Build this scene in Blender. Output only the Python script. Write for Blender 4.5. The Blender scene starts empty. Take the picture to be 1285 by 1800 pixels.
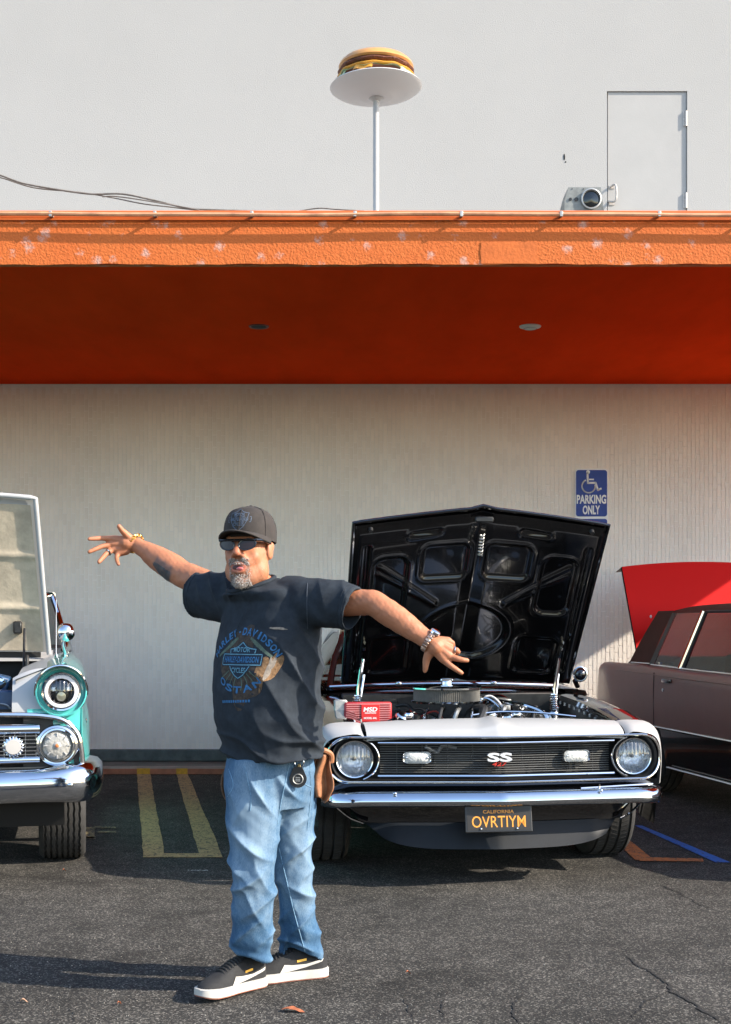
import bpy, bmesh, math, random
import numpy as np
from mathutils import Vector, Matrix
from mathutils.bvhtree import BVHTree
random.seed(7)
R = math.radians
sc = bpy.context.scene
C = sc.collection
# ------------------------------------------------ camera, sky, sun, exposure
FPX, HZ, CAMH = 2300.0, 1100.0, 1.3        # focal length in photo pixels, horizon row, lens height
cd = bpy.data.cameras.new('camera'); cam = bpy.data.objects.new('camera', cd); C.objects.link(cam)
cam.location = (0, 0, CAMH); cam.rotation_euler = (R(90), 0, 0)
cd.sensor_fit = 'VERTICAL'; cd.sensor_height = 36.0; cd.lens = FPX/1800*36.0
cd.shift_y = (HZ-900)/1800; cd.clip_start = 0.05; cd.clip_end = 2000
sc.camera = cam
SUN_EL, SUN_AZ = R(31.0), R(17.0)          # azimuth: degrees in front of the wall plane, sun from the right
S = Vector((math.cos(SUN_EL)*math.cos(SUN_AZ), -math.cos(SUN_EL)*math.sin(SUN_AZ), math.sin(SUN_EL)))
w = bpy.data.worlds.new('World'); sc.world = w; w.use_nodes = True
nt = w.node_tree; sky = nt.nodes.new('ShaderNodeTexSky'); sky.sky_type = 'NISHITA'; sky.sun_disc = False
sky.sun_elevation = SUN_EL; sky.sun_rotation = math.atan2(S.x, S.y); sky.altitude = 50
sky.air_density = 1.0; sky.dust_density = 0.8; sky.ozone_density = 1.0
bg = nt.nodes['Background']; bg.inputs[1].default_value = 0.15
nt.links.new(sky.outputs[0], bg.inputs[0])
ld = bpy.data.lights.new('sun', 'SUN'); ld.energy = 3.6; ld.angle = R(0.53); ld.color = (1.0, 0.90, 0.77)
sun = bpy.data.objects.new('sun', ld); C.objects.link(sun)
sun.rotation_euler = (-S).to_track_quat('-Z', 'Y').to_euler(); sun.location = (12, -4, 9)
sc.view_settings.view_transform = 'Standard'; sc.view_settings.look = 'None'
sc.view_settings.exposure = 1.42; sc.view_settings.gamma = 1.0; sc.view_settings.use_curve_mapping = False
try:
    sc.cycles.max_bounces = 10; sc.cycles.diffuse_bounces = 5; sc.cycles.glossy_bounces = 5
    sc.cycles.transmission_bounces = 8; sc.cycles.transparent_max_bounces = 12
    sc.cycles.caustics_reflective = False; sc.cycles.caustics_refractive = False
    sc.cycles.sample_clamp_indirect = 6.0
except Exception: pass

# ------------------------------------------------ helpers
def at(px, py, d):
    "world point seen at photo pixel (px,py) at depth d"
    return Vector(((px-642.5)*d/FPX, d, CAMH-(py-HZ)*d/FPX))
def ground(px, py):
    return at(px, py, CAMH*FPX/(py-HZ))

def mat(name, col, rough=.5, metal=0.0, var=0.0, vscale=8.0, bump=0.0, bscale=60.0, coat=0.0,
        spec=.5, col2=None, rvar=0.0, detail=4.0, bdist=.01, stretch=None, sheen=0.0, aniso=None):
    m = bpy.data.materials.new(name); m.use_nodes = True
    n = m.node_tree.nodes; l = m.node_tree.links; p = n['Principled BSDF']
    p.inputs['Base Color'].default_value = (*col, 1); p.inputs['Roughness'].default_value = rough
    p.inputs['Metallic'].default_value = metal; p.inputs['Specular IOR Level'].default_value = spec
    p.inputs['Coat Weight'].default_value = coat; p.inputs['Coat Roughness'].default_value = .03
    if sheen: p.inputs['Sheen Weight'].default_value = sheen
    tc = n.new('ShaderNodeTexCoord'); vec = tc.outputs['Object']
    if stretch:
        mp = n.new('ShaderNodeMapping'); mp.inputs['Scale'].default_value = stretch
        l.new(vec, mp.inputs[0]); vec = mp.outputs[0]
    if var > 0 or col2:
        t = n.new('ShaderNodeTexNoise'); t.inputs['Scale'].default_value = vscale; t.inputs['Detail'].default_value = detail
        t.inputs['Roughness'].default_value = .65
        l.new(vec, t.inputs['Vector'])
        r = n.new('ShaderNodeMapRange'); r.inputs[1].default_value = .3; r.inputs[2].default_value = .7
        l.new(t.outputs[0], r.inputs[0])
        mx = n.new('ShaderNodeMix'); mx.data_type = 'RGBA'
        c2 = col2 if col2 else tuple(c*(1+var) for c in col)
        c1 = col if col2 else tuple(c*(1-var) for c in col)
        mx.inputs[6].default_value = (*c1, 1); mx.inputs[7].default_value = (*c2, 1)
        l.new(r.outputs[0], mx.inputs[0]); l.new(mx.outputs[2], p.inputs['Base Color'])
        if rvar:
            rr = n.new('ShaderNodeMapRange'); rr.inputs[3].default_value = max(0, rough-rvar); rr.inputs[4].default_value = min(1, rough+rvar)
            l.new(t.outputs[0], rr.inputs[0]); l.new(rr.outputs[0], p.inputs['Roughness'])
    if bump > 0:
        t2 = n.new('ShaderNodeTexNoise'); t2.inputs['Scale'].default_value = bscale; t2.inputs['Detail'].default_value = 5
        l.new(vec, t2.inputs['Vector'])
        b = n.new('ShaderNodeBump'); b.inputs['Strength'].default_value = bump; b.inputs['Distance'].default_value = bdist
        l.new(t2.outputs[0], b.inputs['Height']); l.new(b.outputs[0], p.inputs['Normal'])
    return m

class G:
    "collects geometry for ONE mesh object"
    def __init__(s): s.v = []; s.f = []
    def add(s, vs, fs, M=None):
        o = len(s.v)
        s.v += [tuple(M @ Vector(v)) for v in vs] if M else [tuple(v) for v in vs]
        s.f += [tuple(i+o for i in f) for f in fs]; return s
    def box(s, c, size, bev=0.0, M=None, seg=1):
        bm = bmesh.new(); bmesh.ops.create_cube(bm, size=1)
        for v in bm.verts: v.co = Vector((v.co.x*size[0], v.co.y*size[1], v.co.z*size[2]))
        if bev > 0: bmesh.ops.bevel(bm, geom=bm.edges[:], offset=bev, segments=seg, affect='EDGES', profile=.5)
        bm.verts.index_update()
        T = Matrix.Translation(c)
        if M: T = T @ M
        s.add([v.co for v in bm.verts], [[v.index for v in f.verts] for f in bm.faces], T); bm.free(); return s
    def rings(s, rings, caps=(True, True), closed=True):
        n = len(rings[0]); vs = [p for r in rings for p in r]; fs = []
        for i in range(len(rings)-1):
            for j in range(n if closed else n-1):
                k = (j+1) % n
                fs.append((i*n+j, i*n+k, (i+1)*n+k, (i+1)*n+j))
        if caps[0]: fs.append(tuple(range(n-1, -1, -1)))
        if caps[1]: fs.append(tuple(range((len(rings)-1)*n, len(rings)*n)))
        return s.add(vs, fs)
    def grid(s, fn, nu, nv):
        "open surface fn(u,v), u,v in 0..1"
        vs = [fn(i/(nu-1), j/(nv-1)) for i in range(nu) for j in range(nv)]
        return s.add(vs, [(i*nv+j, (i+1)*nv+j, (i+1)*nv+j+1, i*nv+j+1) for i in range(nu-1) for j in range(nv-1)])
    def tube(s, path, r, seg=8, closed=False, caps=True, flat=1.0):
        path = [Vector(p) for p in path]; n = len(path)
        rr = r if isinstance(r, (list, tuple)) else [r]*n
        rings = []; up = None
        for i, p in enumerate(path):
            if closed: t = path[(i+1) % n]-path[i-1]
            else: t = path[min(i+1, n-1)]-path[max(i-1, 0)]
            if t.length < 1e-9: t = Vector((0, 0, 1))
            t.normalize()
            if up is None: up = Vector((0, 0, 1)) if abs(t.z) < .9 else Vector((1, 0, 0))
            a = t.cross(up); 
            if a.length < 1e-6: a = t.orthogonal()
            a.normalize(); b = a.cross(t).normalized(); up = b
            rings.append([p+(a*math.cos(2*math.pi*k/seg)*flat+b*math.sin(2*math.pi*k/seg))*rr[i] for k in range(seg)])
        if closed: rings.append(rings[0]); return s.rings(rings, (False, False))
        return s.rings(rings, (caps, caps))
    def cyl(s, p0, p1, r0, r1=None, seg=24): return s.tube([p0, p1], [r0, r0 if r1 is None else r1], seg)
    def lathe(s, prof, c=(0, 0, 0), axis=(0, 0, 1), seg=32, caps=(False, False)):
        "prof: list of (radius, height along axis)"
        z = Vector(axis).normalized(); x = z.orthogonal().normalized()
        if abs(z.y) > .9: x = Vector((1, 0, 0))
        x = (x-z*x.dot(z)).normalized(); y = z.cross(x); c = Vector(c)
        return s.rings([[c+z*h+(x*math.cos(2*math.pi*k/seg)+y*math.sin(2*math.pi*k/seg))*r for k in range(seg)] for r, h in prof], caps)
    def ell(s, c, rad, M=None, nu=14, nv=20):
        c = Vector(c); rings = []
        for i in range(1, nu):
            a = math.pi*i/nu
            ring = []
            for k in range(nv):
                b = 2*math.pi*k/nv
                p = Vector((rad[0]*math.sin(a)*math.cos(b), rad[1]*math.sin(a)*math.sin(b), -rad[2]*math.cos(a)))
                ring.append(c+(M @ p if M else p))
            rings.append(ring)
        return s.rings(rings)
    def cap(s, p0, p1, r0, r1, seg=14):
        "tapered capsule"
        p0 = Vector(p0); p1 = Vector(p1); L = (p1-p0).length
        if L < 1e-6: return s.ell(p0, (r0,)*3)
        d = (p1-p0)/L
        a = d.orthogonal().normalized(); b = d.cross(a); rings = []
        def ring(c, r): rings.append([c+(a*math.cos(2*math.pi*k/seg)+b*math.sin(2*math.pi*k/seg))*max(r, 1e-4) for k in range(seg)])
        for t in (-80, -55, -30): ring(p0+d*r0*math.sin(R(t)), r0*math.cos(R(t)))
        ring(p0, r0); ring(p1, r1)
        for t in (30, 55, 80): ring(p1+d*r1*math.sin(R(t)), r1*math.cos(R(t)))
        return s.rings(rings)
    def chain(s, pts, rads, seg=14):
        for i in range(len(pts)-1): s.cap(pts[i], pts[i+1], rads[i], rads[i+1], seg)
        return s
    def prism(s, poly, M, depth):
        "poly 2D list in the local xy plane, extruded by depth along local z"
        n = len(poly)
        vs = [(x, y, 0) for x, y in poly]+[(x, y, depth) for x, y in poly]
        fs = [tuple(range(n-1, -1, -1)), tuple(range(n, 2*n))]+[(i, (i+1) % n, n+(i+1) % n, n+i) for i in range(n)]
        return s.add(vs, fs, M)
    def mirror(s):
        "adds the x-mirrored copy"
        o = len(s.v); s.v += [(-x, y, z) for x, y, z in s.v]; s.f += [tuple(i+o for i in reversed(f)) for f in s.f]; return s
    def obj(s, name, m, parent=None, smooth=True, angle=38, kind=None, label=None):
        me = bpy.data.meshes.new(name); me.from_pydata(s.v, [], s.f); me.validate(); me.update()
        return link(name, me, m, parent, smooth, angle, kind, label)

def link(name, me, m, parent=None, smooth=True, angle=38, kind=None, label=None):
    o = bpy.data.objects.new(name, me); C.objects.link(o)
    if m and not len(me.materials): me.materials.append(m)
    if smooth:
        me.shade_smooth()
        if angle < 180: me.set_sharp_from_angle(angle=R(angle))
    if parent:
        o.parent = parent
        if parent.name in WORLD: o.matrix_parent_inverse = Matrix.Translation(-WORLD[parent.name])
    if kind: o['kind'] = kind
    if label: o['label'] = label
    return o
WORLD = {}
def wthing(name, label, cat, loc, group=None):
    'a thing whose parts are given in world coordinates'
    o = thing(name, label, cat, loc, 0, group); WORLD[o.name] = Vector(loc); return o
def tag(o, label, cat, group=None):
    o['label'] = label; o['category'] = cat
    if group: o['group'] = group
    return o
def thing(name, label, cat, loc=(0, 0, 0), rz=0.0, group=None):
    o = bpy.data.objects.new(name, None); C.objects.link(o); o.empty_display_size = .2
    o.location = loc; o.rotation_euler = (0, 0, rz)
    return tag(o, label, cat, group)
def fixn(g):
    "make face normals consistent"
    bm = bmesh.new(); vs = [bm.verts.new(v) for v in g.v]
    for f in g.f:
        try: bm.faces.new([vs[i] for i in f])
        except ValueError: pass
    bmesh.ops.remove_doubles(bm, verts=bm.verts[:], dist=1e-6)
    bmesh.ops.recalc_face_normals(bm, faces=bm.faces[:]); me = bpy.data.meshes.new('tmp'); bm.to_mesh(me); bm.free(); return me
def remesh(g, voxel, smooth=3, fac=.5):
    "one continuous skin over all the shapes in g"
    me = bpy.data.meshes.new('tmp'); me.from_pydata(g.v, [], g.f); me.update()
    o = bpy.data.objects.new('tmp', me); C.objects.link(o)
    md = o.modifiers.new('r', 'REMESH'); md.mode = 'VOXEL'; md.voxel_size = voxel; md.adaptivity = 0
    if smooth:
        ms = o.modifiers.new('s', 'SMOOTH'); ms.factor = fac; ms.iterations = smooth
    dg = bpy.context.evaluated_depsgraph_get(); dg.update()
    out = bpy.data.meshes.new_from_object(o.evaluated_get(dg))
    bpy.data.objects.remove(o); bpy.data.meshes.remove(me); out.materials.clear(); return out
def relax(me, mask, iters):
    "umbrella smoothing of the vertices where mask is 1"
    a = np.empty(len(me.edges)*2, dtype=np.int32); me.edges.foreach_get('vertices', a); a = a.reshape(-1, 2); p = co_of(me)
    deg = np.bincount(a.ravel(), minlength=len(p)).astype(float)[:, None]; m = mask[:, None]*.6
    for _ in range(iters):
        q = np.zeros_like(p)
        for c in range(3): q[:, c] = np.bincount(a[:, 0], p[a[:, 1], c], len(p))+np.bincount(a[:, 1], p[a[:, 0], c], len(p))
        p = p+(q/deg-p)*m
    set_co(me, p)
def co_of(me):
    a = np.empty(len(me.vertices)*3); me.vertices.foreach_get('co', a); return a.reshape(-1, 3)
def no_of(me):
    a = np.empty(len(me.vertices)*3); me.vertices.foreach_get('normal', a); return a.reshape(-1, 3)
def set_co(me, a): me.vertices.foreach_set('co', np.ascontiguousarray(a).ravel()); me.update()
_rs = np.random.RandomState(3)
def wob(p, freq, seed, octs=3):
    "smooth pseudo-noise of points p, about -1..1"
    rs = np.random.RandomState(seed); out = np.zeros(len(p)); amp = 1.0
    for o in range(octs):
        for k in range(4):
            d = rs.normal(size=3); d /= np.linalg.norm(d)
            out += amp*np.sin(p @ d*freq*(2**o)*rs.uniform(.7, 1.4)+rs.uniform(0, 6.3))/2.2
        amp *= .5
    return out
def text_mesh(body, width, height, bold=0.0, depth=0.0, shear=0.0, cuts=0):
    "text as verts/faces in a local xy box centred on 0"
    cu = bpy.data.curves.new('t', 'FONT'); cu.body = body; cu.size = 1; cu.offset = bold; cu.extrude = depth; cu.shear = shear
    cu.resolution_u = 3
    o = bpy.data.objects.new('t', cu); C.objects.link(o)
    dg = bpy.context.evaluated_depsgraph_get(); dg.update()
    me = bpy.data.meshes.new_from_object(o.evaluated_get(dg))
    bm = bmesh.new(); bm.from_mesh(me)
    bmesh.ops.remove_doubles(bm, verts=bm.verts[:], dist=1e-4)
    if cuts: 
        bmesh.ops.triangulate(bm, faces=bm.faces[:])
        bmesh.ops.subdivide_edges(bm, edges=bm.edges[:], cuts=cuts, use_grid_fill=True)
    bm.verts.index_update()
    vs = [v.co.copy() for v in bm.verts]; fs = [[v.index for v in f.verts] for f in bm.faces]; bm.free()
    bpy.data.objects.remove(o); bpy.data.curves.remove(cu); bpy.data.meshes.remove(me)
    x0 = min(v.x for v in vs); x1 = max(v.x for v in vs); y0 = min(v.y for v in vs); y1 = max(v.y for v in vs)
    sx = width/(x1-x0); sy = height/(y1-y0) if height else sx
    return [((v.x-(x0+x1)/2)*sx, (v.y-(y0+y1)/2)*sy, v.z) for v in vs], fs
def face_cam(c, rz=0.0, tilt=0.0):
    "matrix: local xy plane stands upright facing -Y, turned by rz, tilted"
    return Matrix.Translation(c) @ Matrix.Rotation(rz, 4, 'Z') @ Matrix.Rotation(R(90)+tilt, 4, 'X')
def conform(vs, bvh, M, offset, depth=.6):
    "lay flat local points on a surface by casting along the frame's -z"
    out = []; d = (M.to_3x3() @ Vector((0, 0, -1))).normalized()
    for v in vs:
        p = M @ Vector((v[0], v[1], 0)); h = bvh.ray_cast(p-d*depth, d, depth*3)
        if h[0] is None: out.append(tuple(p)); continue
        out.append(tuple(h[0]+(h[1] if h[1].dot(d) < 0 else -h[1])*offset))
    return out
def bvh_of(me): return BVHTree.FromPolygons([v.co.copy() for v in me.vertices], [tuple(p.vertices) for p in me.polygons])
def curve(pts, n=8, closed=False):
    "Catmull-Rom through pts"
    P = [Vector(p) for p in pts]; out = []; m = len(P)
    for i in range(m if closed else m-1):
        a = P[(i-1) % m] if closed or i else P[0]; b = P[i]; c = P[(i+1) % m]; d = P[(i+2) % m] if closed or i+2 < m else P[-1]
        for k in range(n):
            t = k/n
            out.append(.5*((2*b)+(c-a)*t+(2*a-5*b+4*c-d)*t*t+(3*b-a-3*c+d)*t**3))
    if not closed: out.append(P[-1])
    return out
def lerp(a, b, t): return a+(b-a)*t
def interp(x, xs, ys): return float(np.interp(x, xs, ys))
# ------------------------------------------------ materials of the setting
def asphalt_mat():
    m = mat('asphalt', (.06, .06, .06), rough=.9)
    n = m.node_tree.nodes; l = m.node_tree.links; p = n['Principled BSDF']; tc = n['Texture Coordinate'].outputs['Object']
    p.inputs['Specular IOR Level'].default_value = .25
    v = n.new('ShaderNodeTexVoronoi'); v.inputs['Scale'].default_value = 185; v.feature = 'F1'; l.new(tc, v.inputs['Vector'])
    sep = n.new('ShaderNodeSeparateColor'); l.new(v.outputs['Color'], sep.inputs[0])
    r1 = n.new('ShaderNodeValToRGB'); e = r1.color_ramp.elements
    e[0].position = 0; e[0].color = (.024, .023, .022, 1); e[1].position = .52; e[1].color = (.036, .034, .031, 1)
    for pos, c in ((.70, (.058, .054, .047, 1)), (.86, (.105, .097, .083, 1)), (.965, (.21, .195, .17, 1))):
        q = e.new(pos); q.color = c
    l.new(sep.outputs[0], r1.inputs[0])
    n1 = n.new('ShaderNodeTexNoise'); n1.inputs['Scale'].default_value = .9; n1.inputs['Detail'].default_value = 6; n1.inputs['Roughness'].default_value = .6; l.new(tc, n1.inputs['Vector'])
    n2 = n.new('ShaderNodeTexNoise'); n2.inputs['Scale'].default_value = 7; n2.inputs['Detail'].default_value = 5; l.new(tc, n2.inputs['Vector'])
    mr = n.new('ShaderNodeMapRange'); mr.inputs[1].default_value = .3; mr.inputs[2].default_value = .72; mr.inputs[3].default_value = .55; mr.inputs[4].default_value = 1.15; l.new(n1.outputs[0], mr.inputs[0])
    mr2 = n.new('ShaderNodeMapRange'); mr2.inputs[1].default_value = .3; mr2.inputs[2].default_value = .7; mr2.inputs[3].default_value = .72; mr2.inputs[4].default_value = 1.28; l.new(n2.outputs[0], mr2.inputs[0])
    mm = n.new('ShaderNodeMath'); mm.operation = 'MULTIPLY'; l.new(mr.outputs[0], mm.inputs[0]); l.new(mr2.outputs[0], mm.inputs[1])
    st = n.new('ShaderNodeTexNoise'); st.inputs['Scale'].default_value = 1.7; st.inputs['Detail'].default_value = 3; st.inputs['Distortion'].default_value = .6; l.new(tc, st.inputs['Vector'])
    sr = n.new('ShaderNodeMapRange'); sr.inputs[1].default_value = .60; sr.inputs[2].default_value = .70; sr.inputs[3].default_value = 1.0; sr.inputs[4].default_value = .62; l.new(st.outputs[0], sr.inputs[0])
    m5 = n.new('ShaderNodeMath'); m5.operation = 'MULTIPLY'; l.new(mm.outputs[0], m5.inputs[0]); l.new(sr.outputs[0], m5.inputs[1]); mm = m5
    vm = n.new('ShaderNodeVectorMath'); vm.operation = 'SCALE'; l.new(r1.outputs[0], vm.inputs[0]); l.new(mm.outputs[0], vm.inputs['Scale'])
    l.new(vm.outputs[0], p.inputs['Base Color'])
    b = n.new('ShaderNodeBump'); b.inputs['Strength'].default_value = .55; b.inputs['Distance'].default_value = .006
    n3 = n.new('ShaderNodeTexNoise'); n3.inputs['Scale'].default_value = 170; n3.inputs['Detail'].default_value = 3; l.new(tc, n3.inputs['Vector'])
    ad = n.new('ShaderNodeMath'); ad.operation = 'ADD'; l.new(n3.outputs[0], ad.inputs[0]); l.new(sep.outputs[0], ad.inputs[1])
    l.new(ad.outputs[0], b.inputs['Height']); l.new(b.outputs[0], p.inputs['Normal'])
    return m
def paint_mat(name, col, wear=.5, seed=0.0):
    "worn road paint: paint colour broken up by bare asphalt"
    m = mat(name, col, rough=.8); n = m.node_tree.nodes; l = m.node_tree.links; p = n['Principled BSDF']; tc = n['Texture Coordinate'].outputs['Object']
    mp = n.new('ShaderNodeMapping'); mp.inputs['Location'].default_value = (seed, seed*2, 0); l.new(tc, mp.inputs[0])
    a = n.new('ShaderNodeTexNoise'); a.inputs['Scale'].default_value = 14; a.inputs['Detail'].default_value = 9; a.inputs['Roughness'].default_value = .75; l.new(mp.outputs[0], a.inputs['Vector'])
    v = n.new('ShaderNodeTexVoronoi'); v.inputs['Scale'].default_value = 120; l.new(mp.outputs[0], v.inputs['Vector'])
    sp = n.new('ShaderNodeSeparateColor'); l.new(v.outputs['Color'], sp.inputs[0])
    ma = n.new('ShaderNodeMath'); ma.operation = 'MULTIPLY_ADD'; ma.inputs[1].default_value = .35; l.new(sp.outputs[0], ma.inputs[0]); l.new(a.outputs[0], ma.inputs[2])
    r = n.new('ShaderNodeMapRange'); r.inputs[1].default_value = wear; r.inputs[2].default_value = wear+.16; l.new(ma.outputs[0], r.inputs[0])
    mx = n.new('ShaderNodeMix'); mx.data_type = 'RGBA'; mx.inputs[6].default_value = (.04, .038, .035, 1); mx.inputs[7].default_value = (*col, 1)
    l.new(r.outputs[0], mx.inputs[0]); l.new(mx.outputs[2], p.inputs['Base Color'])
    b = n.new('ShaderNodeBump'); b.inputs['Strength'].default_value = .5; b.inputs['Distance'].default_value = .004; l.new(sp.outputs[0], b.inputs['Height']); l.new(b.outputs[0], p.inputs['Normal'])
    return m
M_asph = asphalt_mat()
M_yel = paint_mat('yellow_paint', (.47, .29, .12), .50); M_blue = paint_mat('blue_paint', (.02, .12, .42), .46, 3.0)
M_org = paint_mat('orange_paint', (.42, .13, .03), .50, 5.0); M_let = paint_mat('letter_paint', (.42, .32, .14), .66, 8.0)
M_wht = paint_mat('white_paint', (.5, .48, .44), .66, 11.0)
M_conc = mat('kerb_concrete', (.30, .28, .24), .9, var=.25, vscale=5, bump=.3, bscale=80)
M_redk = mat('red_kerb_paint', (.42, .16, .09), .8, var=.3, vscale=7, bump=.3, bscale=70)
M_foot = mat('teal_footing', (.10, .13, .13), .85, var=.3, vscale=9, bump=.4, bscale=60)
M_stucco = mat('white_stucco', (.41, .398, .378), .9, var=.02, vscale=1.2, bump=.6, bscale=120, bdist=.004)
M_doorp = mat('white_door_paint', (.40, .388, .368), .7, var=.04, vscale=3, bump=.25, bscale=90, bdist=.003)
M_metalw = mat('old_hinge_metal', (.50, .46, .42), .55, .3, var=.3, vscale=60)
M_mortar = mat('painted_mortar', (.88, .85, .80), .9, var=.08, vscale=3, bump=.3, bscale=120)

def brick_mat():
    m = mat('painted_brick', (.66, .64, .61), .75, bump=.35, bscale=90, bdist=.004); n = m.node_tree.nodes; l = m.node_tree.links; p = n['Principled BSDF']
    g = n.new('ShaderNodeNewGeometry'); oi = n.new('ShaderNodeObjectInfo'); ad = n.new('ShaderNodeMath'); ad.operation = 'ADD'
    l.new(g.outputs['Random Per Island'], ad.inputs[0]); l.new(oi.outputs['Random'], ad.inputs[1])
    fr = n.new('ShaderNodeMath'); fr.operation = 'FRACT'; l.new(ad.outputs[0], fr.inputs[0])
    no = n.new('ShaderNodeTexNoise'); no.inputs['Scale'].default_value = 1.3; no.inputs['Detail'].default_value = 5; l.new(g.outputs['Position'], no.inputs['Vector'])
    mr = n.new('ShaderNodeMapRange'); mr.inputs[1].default_value = .3; mr.inputs[2].default_value = .7; mr.inputs[3].default_value = -.05; mr.inputs[4].default_value = .05; l.new(no.outputs[0], mr.inputs[0])
    m2 = n.new('ShaderNodeMath'); m2.operation = 'MULTIPLY_ADD'; m2.inputs[1].default_value = .07; l.new(fr.outputs[0], m2.inputs[0]); m2.inputs[2].default_value = .965
    m3 = n.new('ShaderNodeMath'); m3.operation = 'ADD'; l.new(m2.outputs[0], m3.inputs[0]); l.new(mr.outputs[0], m3.inputs[1])
    vm = n.new('ShaderNodeVectorMath'); vm.operation = 'SCALE'; vm.inputs[0].default_value = (.88, .83, .755); l.new(m3.outputs[0], vm.inputs['Scale'])
    l.new(vm.outputs[0], p.inputs['Base Color'])
    return m
M_brick = brick_mat()
def fascia_mat():
    m = mat('orange_stucco', (.60, .16, .035), .85); n = m.node_tree.nodes; l = m.node_tree.links; p = n['Principled BSDF']; tc = n['Texture Coordinate'].outputs['Object']
    a = n.new('ShaderNodeTexNoise'); a.inputs['Scale'].default_value = 75; a.inputs['Detail'].default_value = 4; l.new(tc, a.inputs['Vector'])
    b = n.new('ShaderNodeBump'); b.inputs['Strength'].default_value = .6; b.inputs['Distance'].default_value = .010; l.new(a.outputs[0], b.inputs['Height']); l.new(b.outputs[0], p.inputs['Normal'])
    # bird-lime / flaked patches: soft-edged scattered spots
    v = n.new('ShaderNodeTexVoronoi'); v.inputs['Scale'].default_value = 8.5; v.inputs['Randomness'].default_value = 1.0; l.new(tc, v.inputs['Vector'])
    nz = n.new('ShaderNodeTexNoise'); nz.inputs['Scale'].default_value = 46; nz.inputs['Detail'].default_value = 6; nz.inputs['Roughness'].default_value = .7; l.new(tc, nz.inputs['Vector'])
    ma = n.new('ShaderNodeMath'); ma.operation = 'MULTIPLY_ADD'; ma.inputs[1].default_value = .85; l.new(nz.outputs[0], ma.inputs[0]); l.new(v.outputs['Distance'], ma.inputs[2])
    r = n.new('ShaderNodeMapRange'); r.inputs[1].default_value = .72; r.inputs[2].default_value = .50; r.inputs[3].default_value = 0; r.inputs[4].default_value = .62; l.new(ma.outputs[0], r.inputs[0])
    lo = n.new('ShaderNodeTexNoise'); lo.inputs['Scale'].default_value = 3.0; lo.inputs['Detail'].default_value = 5; l.new(tc, lo.inputs['Vector'])
    c0 = n.new('ShaderNodeMix'); c0.data_type = 'RGBA'; c0.inputs[6].default_value = (.58, .115, .018, 1); c0.inputs[7].default_value = (.62, .16, .03, 1); l.new(lo.outputs[0], c0.inputs[0])
    mx = n.new('ShaderNodeMix'); mx.data_type = 'RGBA'; l.new(c0.outputs[2], mx.inputs[6]); mx.inputs[7].default_value = (.60, .44, .38, 1)
    l.new(r.outputs[0], mx.inputs[0]); l.new(mx.outputs[2], p.inputs['Base Color'])
    return m
M_fascia = fascia_mat()
M_orange = mat('orange_metal_edge', (.58, .13, .022), .45, var=.12, vscale=8)
M_soffit = mat('red_soffit_paint', (.92, .060, .010), .9, spec=0.0, var=.09, vscale=2.0, bump=.25, bscale=70, stretch=(1, .35, 1), bdist=.004)
M_chrome = mat('chrome', (.80, .81, .82), .06, 1.0, rvar=.04, var=.04, vscale=5)
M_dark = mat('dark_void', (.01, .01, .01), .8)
M_blk = mat('black_plastic', (.015, .015, .016), .45, var=.3, vscale=20)
M_alum = mat('weathered_aluminium', (.45, .45, .43), .5, .6, var=.3, vscale=12)
M_lampglint = mat('lamp_glint_white', (.72, .72, .68), .5, var=.06, vscale=20)
M_cable = mat('cable_rubber', (.16, .14, .12), .7, var=.4, vscale=20)

# ------------------------------------------------ ground, kerb, paint
g = G(); g.add([(-150, -120, 0), (150, -120, 0), (150, 160, 0), (-150, 160, 0)], [(0, 1, 2, 3)])
ground_o = g.obj('ground', M_asph, smooth=False, kind='structure')
WY, KY, KZ = 12.0, 11.45, .06
def strip(name, pix, m, z=.004, nsub=10, parent=None, jag=0.0):
    "painted quad given by four photo pixels on the ground, ragged a little at the rim"
    P = [ground(*q) for q in pix]; g = G()
    def fn(u, v):
        a = P[0].lerp(P[1], u); b = P[3].lerp(P[2], u); p = a.lerp(b, v); 
        return (p.x+random.uniform(-jag, jag), p.y, z)
    g.grid(fn, 4, 24); return g.obj(name, m, parent or ground_o, smooth=False)
strip('parking_line', [(241, 1361), (264, 1361), (290, 1508), (252, 1508)], M_yel, jag=.004)
strip('parking_line', [(310, 1361), (330, 1361), (392, 1508), (351, 1508)], M_yel, jag=.004)
strip('parking_line', [(288, 1501), (352, 1501), (353, 1508), (288, 1508)], M_yel, z=.0035)
strip('blue_line', [(1116, 1452), (1128, 1452), (1284, 1517), (1258, 1517)], M_blue)
strip('orange_line', [(1040, 1440), (1060, 1440), (1150, 1513), (1117, 1513)], M_org)
strip('orange_line', [(1120, 1508), (1235, 1511), (1237, 1516), (1125, 1515)], M_org, z=.006)
strip('orange_line', [(-30, 1410), (22, 1410), (26, 1432), (-30, 1432)], M_org)
strip('worn_white_line', [(330, 1530), (365, 1530), (366, 1532), (330, 1532)], M_wht)
for q in ([(150, 1455), (166, 1455), (166, 1475), (150, 1475)], [(166, 1454), (203, 1454), (204, 1457), (166, 1457)],
          [(170, 1462), (203, 1462), (204, 1465), (170, 1465)], [(148, 1472), (168, 1472), (168, 1476), (148, 1476)]):
    strip('painted_letter_stroke', q, M_let, z=.005)
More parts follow.
